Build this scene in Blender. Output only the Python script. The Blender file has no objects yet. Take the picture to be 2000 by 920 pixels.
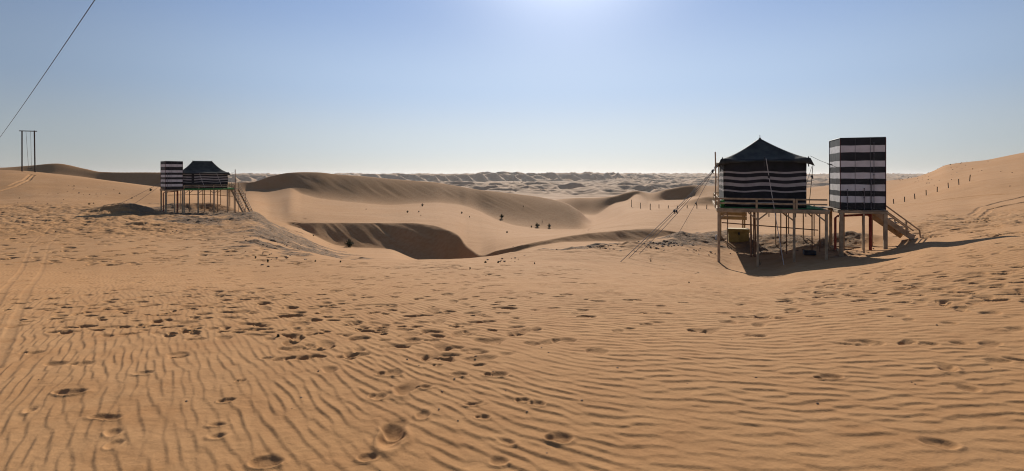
import bpy, math, random
import numpy as np
from mathutils import Vector, Matrix

random.seed(7); rng = np.random.default_rng(11)
sc = bpy.context.scene
COL = sc.collection
R = math.radians

# ------------------------------------------------------------------ camera, sky, sun, exposure
F = 1000.0          # focal length in photo pixels (photo 2000 px wide)
V0 = 343.0          # horizon row of the photo
cd = bpy.data.cameras.new('camera'); cam = bpy.data.objects.new('camera', cd); COL.objects.link(cam)
cd.sensor_width = 36; cd.lens = 18.0; cd.shift_y = -(460 - V0) / 2000.0
cd.clip_start = 0.05; cd.clip_end = 60000
cam.location = (0, 0, 0); cam.rotation_euler = (R(90), 0, 0)
sc.camera = cam

HAZE = 6e-5
SUN_EL, SUN_AZ = R(28.0), R(6.3)      # azimuth: degrees right of straight ahead (+Y)
w = bpy.data.worlds.new('World'); sc.world = w; w.use_nodes = True
nt = w.node_tree; bg = nt.nodes['Background']
sky = nt.nodes.new('ShaderNodeTexSky'); sky.sky_type = 'NISHITA'; sky.sun_disc = False
sky.sun_elevation = SUN_EL; sky.sun_rotation = SUN_AZ
sky.altitude = 0; sky.air_density = 1.0; sky.dust_density = 0.25; sky.ozone_density = 2.0
bg.inputs[1].default_value = 0.086
# desert haze band and broad solar aureole, laid over the physical sky by direction only
def wn(t, **k):
    n = nt.nodes.new(t)
    for a, b in k.items(): setattr(n, a, b)
    return n
tcw = wn('ShaderNodeTexCoord'); nrm = wn('ShaderNodeVectorMath', operation='NORMALIZE'); nt.links.new(tcw.outputs['Generated'], nrm.inputs[0])
sep = wn('ShaderNodeSeparateXYZ'); nt.links.new(nrm.outputs[0], sep.inputs[0])
ramp = wn('ShaderNodeValToRGB'); nt.links.new(sep.outputs[2], ramp.inputs[0]); ramp.color_ramp.interpolation = 'EASE'
SKY = [(0.0, (.585, .625, .66)), (.06, (.54, .605, .69)), (.17, (.405, .525, .725)), (.33, (.25, .37, .63)), (.6, (.15, .26, .50)), (1.0, (.11, .20, .42))]
e = ramp.color_ramp.elements
for i, (p, c) in enumerate(SKY):
    q = e[i] if i < 1 else (e[-1] if i == len(SKY) - 1 else e.new(p)); q.position = p; q.color = (*c, 1)
dt = wn('ShaderNodeVectorMath', operation='DOT_PRODUCT'); nt.links.new(nrm.outputs[0], dt.inputs[0])
dt.inputs[1].default_value = (math.sin(SUN_AZ) * math.cos(SUN_EL), math.cos(SUN_AZ) * math.cos(SUN_EL), math.sin(SUN_EL))
side = wn('ShaderNodeMapRange', interpolation_type='SMOOTHSTEP'); nt.links.new(dt.outputs['Value'], side.inputs[0])
side.inputs[1].default_value = .58; side.inputs[2].default_value = .97; side.inputs[3].default_value = .56; side.inputs[4].default_value = 1.06
sc1 = wn('ShaderNodeVectorMath', operation='SCALE'); nt.links.new(ramp.outputs[0], sc1.inputs[0]); nt.links.new(side.outputs[0], sc1.inputs[3])
def glow(k, A):
    a = wn('ShaderNodeMath', operation='MULTIPLY_ADD'); nt.links.new(dt.outputs['Value'], a.inputs[0]); a.inputs[1].default_value = k; a.inputs[2].default_value = -k
    b = wn('ShaderNodeMath', operation='EXPONENT'); nt.links.new(a.outputs[0], b.inputs[0])
    c = wn('ShaderNodeMath', operation='MULTIPLY'); nt.links.new(b.outputs[0], c.inputs[0]); c.inputs[1].default_value = A
    return c.outputs[0]
gsum = wn('ShaderNodeMath', operation='ADD'); nt.links.new(glow(80, .85), gsum.inputs[0]); nt.links.new(glow(14, .12), gsum.inputs[1])
gc = wn('ShaderNodeVectorMath', operation='SCALE'); gc.inputs[0].default_value = (1.0, .98, .95); nt.links.new(gsum.outputs[0], gc.inputs[3])
ad = wn('ShaderNodeVectorMath', operation='ADD'); nt.links.new(sc1.outputs[0], ad.inputs[0]); nt.links.new(gc.outputs[0], ad.inputs[1])
up = wn('ShaderNodeVectorMath', operation='SCALE'); nt.links.new(ad.outputs[0], up.inputs[0]); up.inputs[3].default_value = 1 / .11
mxw = wn('ShaderNodeMix', data_type='RGBA'); mxw.inputs[0].default_value = .86; nt.links.new(sky.outputs[0], mxw.inputs[6]); nt.links.new(up.outputs[0], mxw.inputs[7])
nt.links.new(mxw.outputs[2], bg.inputs[0])
sl = bpy.data.lights.new('sun', 'SUN'); so = bpy.data.objects.new('sun', sl); COL.objects.link(so)
sl.energy = 5.0; sl.angle = R(0.53); sl.color = (1.0, 0.93, 0.82)
sd = Vector((math.sin(SUN_AZ) * math.cos(SUN_EL), math.cos(SUN_AZ) * math.cos(SUN_EL), math.sin(SUN_EL)))
so.rotation_euler = sd.to_track_quat('Z', 'Y').to_euler(); so.location = (0, 0, 40)
sc.view_settings.view_transform = 'Standard'; sc.view_settings.look = 'None'
sc.view_settings.exposure = 0.35; sc.view_settings.gamma = 1.0
sc.cycles.max_bounces = 5; sc.cycles.diffuse_bounces = 3; sc.cycles.volume_bounces = 0
sc.cycles.use_denoising = True; sc.cycles.use_adaptive_sampling = False; sc.cycles.filter_width = 1.1

# ------------------------------------------------------------------ materials
def mat(name, col, rough=0.8, var=0.15, scale=8.0, bump=0.0, bscale=60.0, metal=0.0, col2=None):
    m = bpy.data.materials.new(name); m.use_nodes = True
    n = m.node_tree.nodes; l = m.node_tree.links; b = n['Principled BSDF']
    b.inputs['Roughness'].default_value = rough; b.inputs['Metallic'].default_value = metal
    b.inputs['Specular IOR Level'].default_value = 0.25
    tc = n.new('ShaderNodeTexCoord'); nz = n.new('ShaderNodeTexNoise'); nz.inputs['Scale'].default_value = scale
    nz.inputs['Detail'].default_value = 6
    l.new(tc.outputs['Object'], nz.inputs['Vector'])
    mx = n.new('ShaderNodeMix'); mx.data_type = 'RGBA'
    a = col; c = col2 if col2 else tuple(v * (1 - var * 2) for v in col)
    mx.inputs[6].default_value = (*a, 1); mx.inputs[7].default_value = (*c, 1)
    rp = n.new('ShaderNodeMapRange'); rp.inputs[1].default_value = 0.38; rp.inputs[2].default_value = 0.66
    l.new(nz.outputs[0], rp.inputs[0]); l.new(rp.outputs[0], mx.inputs[0]); l.new(mx.outputs[2], b.inputs['Base Color'])
    if bump > 0:
        n2 = n.new('ShaderNodeTexNoise'); n2.inputs['Scale'].default_value = bscale; n2.inputs['Detail'].default_value = 4
        l.new(tc.outputs['Object'], n2.inputs['Vector'])
        bp = n.new('ShaderNodeBump'); bp.inputs['Strength'].default_value = bump; bp.inputs['Distance'].default_value = 0.02
        l.new(n2.outputs[0], bp.inputs['Height']); l.new(bp.outputs[0], b.inputs['Normal'])
    return m
M = {
 'wood': mat('weathered_timber', (0.43, 0.31, 0.19), 0.75, 0.2, 5, 0.3, 30),
 'wood_dark': mat('dark_timber', (0.24, 0.13, 0.075), 0.8, 0.2, 5, 0.3, 30),
 'rust': mat('red_pipe', (0.27, 0.05, 0.03), 0.6, 0.2, 6),
 'black_cloth': mat('black_cloth', (0.022, 0.023, 0.027), 0.9, 0.25, 3, 0.5, 40),
 'roof_cloth': mat('black_roof_cloth', (0.056, 0.052, 0.040), 0.75, 0.3, 2.5, 0.5, 14),
 'white_cloth': mat('off_white_cloth', (0.35, 0.325, 0.315), 0.9, 0.1, 5, 0.4, 50),
 'panel_black': mat('cabin_black', (0.018, 0.019, 0.023), 0.55, 0.2, 3, 0.15, 30),
 'panel_white': mat('cabin_white', (0.64, 0.605, 0.595), 0.7, 0.08, 4, 0.2, 50),
 'carpet': mat('green_carpet', (0.07, 0.24, 0.07), 0.95, 0.25, 6, 0.5, 120),
 'rope': mat('pale_rope', (0.58, 0.53, 0.48), 0.8, 0.2, 20),
 'rope_dark': mat('grey_rope', (0.20, 0.17, 0.15), 0.8, 0.2, 20),
 'metal': mat('dark_metal', (0.035, 0.033, 0.035), 0.5, 0.2, 10),
 'pipe': mat('grey_pipe', (0.12, 0.11, 0.12), 0.5, 0.2, 10),
 'trim': mat('brown_trim', (0.10, 0.035, 0.03), 0.6, 0.2, 10),
 'yellow': mat('mustard_paint', (0.36, 0.25, 0.075), 0.6, 0.15, 4, 0.15, 20),
 'cream': mat('cream_paint', (0.50, 0.36, 0.20), 0.7, 0.12, 4, 0.15, 20),
 'post': mat('dark_post', (0.045, 0.026, 0.018), 0.85, 0.2, 8, 0.4, 30),
 'leaf': mat('shrub_green', (0.060, 0.068, 0.026), 0.9, 0.2, 6),
 'twig': mat('dry_twig', (0.12, 0.085, 0.05), 0.9, 0.2, 6),
 'stone': mat('dark_clod', (0.22, 0.15, 0.10), 0.95, 0.25, 6, 0.4, 30),
 'white': mat('white_plastic', (0.72, 0.70, 0.66), 0.5, 0.08, 6),
 'deck_grey': mat('deck_board', (0.30, 0.22, 0.15), 0.85, 0.25, 4, 0.3, 30),
}

# ------------------------------------------------------------------ terrain height
def pchip_slopes(x, y):
    # x: (n,) or (n,m) ; y: (n,m)
    if x.ndim == 1: x = np.repeat(x[:, None], y.shape[1], 1)
    h = np.diff(x, axis=0); d = np.diff(y, axis=0) / h
    s = np.zeros_like(y)
    w1 = 2 * h[1:] + h[:-1]; w2 = h[1:] + 2 * h[:-1]
    ok = (d[1:] * d[:-1]) > 0
    with np.errstate(divide='ignore', invalid='ignore'):
        hm = (w1 + w2) / (w1 / np.where(ok, d[:-1], 1) + w2 / np.where(ok, d[1:], 1))
    s[1:-1] = np.where(ok, hm, 0)
    s[0] = d[0]; s[-1] = d[-1]
    return s, d
def herm(t, h, y0, y1, m0, m1):
    t2 = t * t; t3 = t2 * t
    return (2*t3 - 3*t2 + 1) * y0 + (t3 - 2*t2 + t) * h * m0 + (3*t2 - 2*t3) * y1 + (t3 - t2) * h * m1

# column table: photo column u -> features A..H as (distance, photo row); 's' = slip face below the next crest (row, slope)
T = [
 (-700, (18,520),(45,425),(62,400),(90,338),(138,352),(150,330),(190,380),(230,370)),
 (-200, (18,518),(45,412),(62,388),(90,334),(138,350),(150,328),(190,380),(230,370)),
 (0,    (18,515),(40,428),(60,390),(90,333),(138,348),(150,327),(190,380),(230,372)),
 (60,   (18,515),(40,428),(60,389),(90,336),('s',341,.40),(150,323),(190,380),(230,372)),
 (110,  (18,515),(40,428),(61,388),(88,341),('s',346,.42),(150,319),(190,380),(230,372)),
 (165,  (18,515),(40,429),(61,390),(86,347),('s',352,.42),(148,329),(190,380),(230,372)),
 (200,  (18,514),(42,425),(61,392),(84,352),('s',357,.42),(146,336),(190,380),(230,372)),
 (250,  (18,514),(46,420),(61,396),(81,359),('s',361,.42),(144,337),(190,380),(230,372)),
 (310,  (18,514),(49,419),(60,402),(78,368),('s',366,.38),(142,337),(190,380),(230,372)),
 (400,  (18,514),(50,420),(60,408),(76,388),(115,375),(138,345),(190,385),(230,375)),
 (450,  (18,514),(50,418),(60,412),(72,396),(112,384),(130,357),(190,385),(230,375)),
 (490,  (18,514),(48,418),(58,428),(67,408),('s',372,.36),(124,356),(190,385),(230,375)),
 (530,  (18,514),(44,436),(54,444),(63,427),('s',370,.36),(120,344),(190,385),(230,375)),
 (565,  (18,514),(40,458),('s',440,.25),(62,432.5),('s',367,.36),(116,337.5),(190,385),(230,375)),
 (590,  (18,513),(36,474),('s',448,.36),(61,434.5),('s',378,.34),(114,336.5),(190,385),(230,375)),
 (620,  (17,514),(32,490),('s',464,.41),(60,435),('s',387,.345),(112,337),(190,385),(230,375)),
 (660,  (17,513),(28,503),('s',480,.43),(60,435.5),('s',393,.335),(110,341),(190,385),(230,375)),
 (700,  (17,512),(23,510),('s',484,.43),(59.5,436),('s',397,.33),(108,344),(190,385),(230,375)),
 (760,  (17,512),(20,511.5),('s',486,.425),(59,436),('s',401,.325),(106,350),(190,385),(230,375)),
 (810,  (17,511),(19.5,510),('s',505,.43),(57,436),('s',398,.315),(105,354),(190,385),(230,375)),
 (850, (17,510),(19.5,508.5),('s',515,.44),(55,441),('s',396,.31),(104,357),(190,385),(230,375)),
 (875, (17,509.5),(19.5,508),('s',517,.45),(52.5,449),('s',398,.31),(103.5,361),(187,386),(230,376)),
 (895, (17,509),(19.5,507),('s',515,.40),(50.5,459),('s',400,.31),(103,364),(184,388),(229,376)),
 (912,  (17,509),(20,506),('s',512,.34),(46.5,481),('s',404,.30),(102,367),(180,392),(225,377)),
 (935,  (17,509),(20,504),('s',506,.34),(42,498),('s',412,.33),(101,371),(175,395),(220,380)),
 (970,  (17,508),(20,500),('s',501,.60),(40,490),('s',428,.30),(100,375),(168,398),(205,383)),
 (1010, (17,507),(20,494),('s',492,.48),(39,481),('s',440,.28),(99,380),(160,402),(195,386)),
 (1060, (17,506),(21,489),('s',480,.36),(39,471),('s',446,.27),(98,387),(150,408),(175,391)),
 (1100, (17.1,506),(20.5,491),('s',474,.33),(40,463.5),('s',447,.27),(96,396),(145,414),(162,389)),
 (1130, (17.3,506.5),(21,488),('s',473.5,.34),(41,459),('s',447,.22),(92,412),(142,418),(156,387)),
 (1160, (17.5,507),(21,486),('s',473,.35),(42,455),(80,441),(96,436),(138,420),(152,386.5)),
 (1199, (17.8,508),(21.5,484),('s',472.5,.36),(43,451.5),(78,430),(98,424),('s',398,.46),(150,383)),
 (1225, (18,508.7),(22,482),('s',472,.37),(44,449.5),(76,420),(100,409),('s',391,.48),(150,376)),
 (1245, (18.2,509.3),(22.5,480),('s',471,.37),(44,448),(75,415),(100,407),('s',380,.40),(150,373)),
 (1268, (18.4,510),(23,477),('s',468,.37),(44,447),(74,411.5),(100,408),(138,393),(152,377)),
 (1303, (18.8,511),(24.5,469),('s',461.5,.36),(44,450.5),(73,409),(100,406),('s',391,.45),(156,370)),
 (1335, (19.1,512),(27,459),('s',460,.4),(44,455),(72,409),(100,405),('s',390,.48),(160,364)),
 (1355, (19.35,513),(28,457),(38,458.5),(44,455),(72,409.5),(100,404),('s',384,.42),(163,362)),
 (1394, (19.8,515),(29,455),(37,454),(44,450),(71,411),(100,404),(138,392),(165,363)),
 (1430, (20.3,518),(29,452),(36,451),(44,446),(70,413),(100,404),(136,394),(166,366)),
 (1500, (20,519),(28,457),(35,450),(44,443),(70,417),(98,404),(132,396),(168,371)),
 (1560, (19.9,506),(28,458),(35,448),(44,440),(68,420),(96,402),(130,390),(168,368)),
 (1620, (19.7,502),(28,458),(35,447),(44,438),(66,420),(92,400),(125,384),(162,362)),
 (1680, (19.4,496),(28,452),(35,441),(44,431),(64,417),(88,396),(118,377),(156,357)),
 (1735, (19,487),(26,450),(34,437),(43,426),(62,410),(84,389),(112,372),(150,352)),
 (1790, (18,476),(24,449),(33,434),(42,421),(60,403),(80,379),(106,360),(145,345)),
 (1820, (17,474),(24,447),(33,431),(42,418),(58,400),(77,374),(102,353),(140,335)),
 (1850, (16,476),(24,444),(32,430),(41,416),(56,397),(74,368),(99,345),(136,321.5)),
 (1895, (15,471),(23,444),(31,430),(40,415),(54,394),(72,358),(96,337),(132,315.5)),
 (1925, (14.5,468),(23,443),(30,429),(39,413),(53,390),(71,352),(94,331),(130,312.5)),
 (1960, (14,465),(22,441),(29,427),(38,410),(52,386),(70,347),(92,326),(127,306)),
 (2000, (13.5,463),(22,438),(29,423),(38,405),(52,380),(70,340),(92,319),(124,298)),
 (2300, (13,440),(22,420),(29,400),(38,380),(52,350),(70,310),(92,285),(120,255)),
 (2900, (13,430),(22,400),(29,375),(38,350),(52,320),(70,280),(92,250),(120,220)),
]
def build_table():
    us = np.array([r[0] for r in T], float); n = len(T)
    Y = np.zeros((n, 8)); Z = np.zeros((n, 8))
    for i, r in enumerate(T):
        fs = r[1:]
        for j in range(7, -1, -1):
            f = fs[j]
            if f[0] == 's':
                _, v, m = f; wv = (v - V0) / F
                d = (wv * Y[i, j+1] + Z[i, j+1]) / (1 + wv / m)
                Y[i, j] = Y[i, j+1] - d / m; Z[i, j] = Z[i, j+1] - d
            else:
                Y[i, j] = f[0]; Z[i, j] = -(f[1] - V0) / F * f[0]
    bad = [(T[i][0], np.round(Y[i], 1).tolist()) for i in range(n) if (np.diff(Y[i]) <= .2).any()]
    if bad: print('TABLE NOT MONOTONE', bad)
    ny = np.concatenate([np.full((n, 1), -400.), np.full((n, 1), -6.), np.full((n, 1), 0.), np.full((n, 1), 4.0), np.full((n,1), 8.0), Y,
                         np.full((n, 1), 300.), np.full((n, 1), 460.)], 1)
    right = np.clip((us - 1450) / 550, 0, 1)[:, None]
    z8 = -1.98 + .40 * right
    nz = np.concatenate([np.full((n, 1), 1.0), np.full((n, 1), -1.7), np.full((n, 1), -1.68), -1.72 + .08 * right, z8, Z,
                         np.full((n, 1), -19.), np.full((n, 1), -24.)], 1)
    return us, ny, nz
US, NY, NZ = build_table()
# sharpness of each node (A..H are nodes 5..12)
SHARP = np.array([0, 0, 0, 0, 0, 0, .85, .6, .8, .35, .85, .2, .45, 0, 0], float)
def cols_at(u):
    u = np.clip(np.asarray(u, float), US[0], US[-1] - 1e-6)
    k = np.clip(np.searchsorted(US, u, side='right') - 1, 0, len(US) - 2)
    out = []
    for A in (NY, NZ):
        s, _ = pchip_slopes(US, A)
        h = (US[k+1] - US[k]); t = ((u - US[k]) / h)[:, None]; h = h[:, None]
        out.append(herm(t, h, A[k], A[k+1], s[k], s[k+1]))
    return out[0].T, out[1].T      # (nodes, ncols)
def profile(yn, zn, u, Y):
    """yn,zn (nodes,n) ; Y (n,) one distance per column"""
    s, d = pchip_slopes(yn, zn)
    sh = SHARP[:, None] * np.ones_like(yn)
    cres = np.clip((u - 430) / 190, 0, 1) * np.clip((1400 - u) / 90, 0, 1)
    sh[8] *= cres
    left = s.copy(); right = s.copy()
    left[1:] = s[1:] * (1 - sh[1:]) + d * sh[1:]
    right[:-1] = s[:-1] * (1 - sh[:-1]) + d * sh[:-1]
    k = np.clip((Y[None, :] >= yn).sum(0) - 1, 0, yn.shape[0] - 2)
    ii = np.arange(yn.shape[1])
    h = yn[k+1, ii] - yn[k, ii]; t = np.clip((Y - yn[k, ii]) / h, 0, 1)
    return herm(t, h, zn[k, ii], zn[k+1, ii], right[k, ii], left[k+1, ii])

# lattice noise
_perm = rng.random((256, 256)).astype(np.float64)
def noise(x, y):
    xi = np.floor(x).astype(int); yi = np.floor(y).astype(int)
    fx = x - xi; fy = y - yi
    fx = fx*fx*fx*(fx*(fx*6-15)+10); fy = fy*fy*fy*(fy*(fy*6-15)+10)
    a = _perm[xi & 255, yi & 255]; b = _perm[(xi+1) & 255, yi & 255]
    c = _perm[xi & 255, (yi+1) & 255]; d = _perm[(xi+1) & 255, (yi+1) & 255]
    return (a*(1-fx)+b*fx)*(1-fy)+(c*(1-fx)+d*fx)*fy - .5
def fbm(x, y, o=4):
    r = 0; a = 1
    for i in range(o):
        r = r + a * noise(x + 17.3*i, y - 9.1*i); x = x * 2.03; y = y * 2.03; a *= .5
    return r
def smooth(e0, e1, x):
    t = np.clip((x - e0) / (e1 - e0), 0, 1); return t*t*(3-2*t)

BUMPS = [  # (u, distance, half width x, half depth y, height) soft mounds
 (250, 48, 2.6, 1.7, .95), (300, 52.5, 2.0, 1.2, .35), (1388, 98, 5.5, 3.6, 2.1), (372, 56, 1.8, 1.3, .55), (418, 57, 2.2, 1.3, .75), (455, 56, 2.5, 1.2, .45), (335, 55, 1.5, 1.2, .5),
 (500, 47, 2.2, 2.0, .25), (345, 44, 3, 1.2, .3), (420, 42, 3.5, 1.2, .25), (300, 36, 2.5, 1.5, .22),
 (1665, 22.6, 1.2, .9, .50), (1620, 23.5, 1.5, .8, .25), (1530, 25.0, 1.6, 1.2, .40), (1440, 27, 1.3, .8, .15),
 (1150, 22.0, 1.6, .35, .12), (1230, 22.5, 1.2, .3, .16), (1195, 24, 1.5, .4, .12), (1250, 26, 2.0, .6, .15), (1330, 26.5, 1.6, .5, .16),
 (760, 27.5, 4, 1.5, -.1),
]
def ground_base(x, Y, u, yn, zn):
    z = profile(yn, zn, u, Y)
    for (bu, by, bw, bd, bh) in BUMPS:
        bx = (bu - 1000) / F * by
        z = z + bh * np.exp(-(((x - bx) / bw)**2 + ((Y - by) / bd)**2))
    return z
def s_to_x(s, Y): return s * np.sqrt(Y*Y + 9.0 * (Y < 12) * (1 - np.clip(Y / 12, 0, 1))**1.0)
def wfun(Y):
    return np.sqrt(Y*Y + 9.0 * np.clip(1 - Y / 12.0, 0, 1))
def gz(x, y):
    u = np.array([1000 + F * x / float(wfun(np.array(y)))]); yn, zn = cols_at(u)
    return float(ground_base(np.array([x]), np.array([float(y)]), u, yn, zn)[0])
def hit(u, v, y0=2.0, y1=420.0):
    """where the line of sight through a photo pixel first meets the ground"""
    uu = np.array([float(u)])
    ys = np.geomspace(y0, y1, 1500); xs = (u - 1000) / F * ys
    ug = 1000 + F * xs / wfun(ys); yn, zn = cols_at(ug)
    z = ground_base(xs, ys, ug, yn, zn); ray = -(v - V0) / F * ys
    b = np.nonzero(z >= ray)[0]
    k = b[0] if len(b) else np.argmax(z - ray)
    return float(xs[k]), float(ys[k]), float(z[k])

# ---- footprints: (u, v, width in photo px)
FP = [(705,660,50),(752,677,34),(782,676,36),(842,664,34),(885,678,38),(917,653,28),(956,664,50),(1040,671,42),(1072,668,40),(1102,664,46),(1166,687,42),
(1208,647,26),(1232,643,26),(1262,634,30),(1285,630,34),(851,610,30),(885,637,22),(787,611,24),(796,644,20),(967,730,46),(897,730,34),(760,728,50),(855,713,22),(826,755,32),
(826,810,32),(737,774,36),(924,790,28),(942,815,30),(1022,781,30),(1048,788,34),(990,863,28),(974,902,42),(1091,856,56),(764,838,46),(718,893,34),(686,699,34),(823,694,30),
(920,705,22),(935,713,26),(137,765,55),(205,815,42),(219,845,34),(224,868,30),(443,781,32),(427,829,26),(427,851,34),(470,744,20),(520,699,30),(548,701,40),
(525,662,25),(605,673,20),(622,675,20),(520,902,55),(105,710,50),(155,710,45),(283,728,30),(644,721,45),(685,699,30),(580,641,22),(690,662,30),
(1359,646,46),(1446,619,38),(1505,620,42),(1476,655,40),(1592,616,30),(1665,614,24),(1685,612,24),(1533,584,38),(1588,550,30),(1624,546,22),(1686,531,34),(1757,527,24),
(1693,551,16),(1757,558,20),(1722,584,24),(1807,582,36),(1852,568,30),(1871,598,46),(1850,630,30),(1775,624,26),(1706,669,46),(1807,671,40),(1615,737,50),
(1985,641,40),(1980,701,35),(1894,760,42),(1832,865,52),(1871,669,30),(1898,571,26),(1944,559,34),(1350,645,20),(60,688,40),(30,640,34),(240,640,30),(60,800,30),
(1230,588,26),(1140,607,30),(1090,582,24),(1500,553,20),(1640,560,20),(1590,585,18),(640,610,24),(610,604,22),(450,602,24),(340,596,26),(190,598,34),(86,606,30),(240,607,36),
(295,597,38),(370,600,40),(409,598,26),(475,608,28),(378,620,24),(300,618,20)]
prints = []
for (u, v, wpx) in FP:
    x, y, z = hit(u, v); wd = wpx * y / F
    prints.append((x, y, min(wd * .88, .34) * .5, min(max(wd * random.uniform(.5, .85), .08), .30) * .5, random.uniform(-.3, .3), min(.007 + .09 * wd, .033)))
def scatter(n, u0, u1, v0, v1, smin=.18, smax=.36, dens=None, deep=(.014, .038)):
    for _ in range(n):
        u = random.uniform(u0, u1); v = v0 + (v1 - v0) * random.random()**1.15
        if dens and random.random() > dens(u, v): continue
        x, y, z = hit(u, v); wd = random.uniform(smin, smax)
        prints.append((x, y, wd * .5, wd * random.uniform(.4, .75) * .5, random.uniform(-.9, .9), random.uniform(*deep)))
scatter(950, 0, 1050, 508, 655, .10, .24, dens=lambda u, v: .35 + .65 * math.exp(-((u - 450) / 330)**2) * (1 if v < 600 else .45))
scatter(520, -80, 600, 425, 520, .28, .60, deep=(.03, .085))
scatter(90, 560, 900, 509, 522, .2, .4, deep=(.02, .05))
scatter(60, 300, 1000, 600, 700, .14, .3)
scatter(50, 850, 1150, 506, 560, .15, .3)
scatter(200, 1560, 2040, 476, 590, .2, .36)
scatter(230, 1740, 2060, 418, 462, .35, .75, deep=(.05, .11))
scatter(55, 1050, 1500, 520, 620, .12, .24)
scatter(14, 1600, 2000, 590, 720, .22, .3)
# trails of paired steps
def trail(pts, step=.62):
    P = [hit(u, v)[:2] for u, v in pts]
    for (a, b) in zip(P[:-1], P[1:]):
        L = math.dist(a, b); n = max(1, int(L / step)); dx, dy = (b[0]-a[0])/L, (b[1]-a[1])/L
        for i in range(n):
            t = (i + .5) / n; sd_ = .10 if i % 2 else -.10
            prints.append((a[0]+(b[0]-a[0])*t - dy*sd_ + random.uniform(-.05,.05), a[1]+(b[1]-a[1])*t + dx*sd_ + random.uniform(-.05,.05), .15, .075, math.atan2(dy, dx) + random.uniform(-.2,.2), .035))
trail([(830, 640), (900, 560), (980, 515)])

trail([(705, 905), (760, 800), (800, 720), (838, 650)], .5)
trail([(520, 690), (600, 620), (700, 560)])
trail([(900, 720), (700, 640), (480, 590), (250, 545)], .55)
trail([(640, 690), (560, 610), (480, 560), (430, 525)], .55)

trail([(1340, 650), (1500, 610), (1700, 575), (1900, 540), (2040, 520)])
trail([(1450, 640), (1620, 560), (1700, 525), (1790, 505)])
trail([(1500, 585), (1640, 545), (1800, 515), (1960, 495)])
trail([(250, 640), (420, 590), (620, 555), (860, 530), (1000, 515)])
# grooves: (points in photo px, half width m, depth m)
GR = [([(150, 425), (95, 480), (60, 560), (25, 640), (-10, 720)], .05, .007), ([(118, 425), (60, 480), (28, 545), (-15, 610)], .05, .007),
      ([(2060, 372), (1960, 392), (1915, 405), (1893, 420)], .16, .07), ([(2060, 384), (1985, 398), (1935, 408), (1917, 424)], .16, .07),
      ([(60, 342), (48, 352), (20, 364), (-20, 372)], .2, .10), ([(66, 343), (55, 354), (30, 366), (-20, 380)], .2, .10),
      ([(1700, 404), (1800, 398), (1900, 384), (1960, 380)], .2, .08)]
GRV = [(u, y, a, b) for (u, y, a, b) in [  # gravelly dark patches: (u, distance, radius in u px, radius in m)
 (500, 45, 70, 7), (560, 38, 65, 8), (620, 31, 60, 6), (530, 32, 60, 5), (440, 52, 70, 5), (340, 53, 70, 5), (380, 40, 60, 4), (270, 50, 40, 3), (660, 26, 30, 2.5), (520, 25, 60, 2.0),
 (1400, 30, 45, 5), (1480, 25, 50, 3), (1540, 25, 70, 3), (1640, 23, 50, 2.0), (1230, 24, 90, 1.4), (1120, 22.5, 70, 1.0), (1050, 24, 50, 1.2), (1330, 26, 40, 2.0)]]

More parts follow.
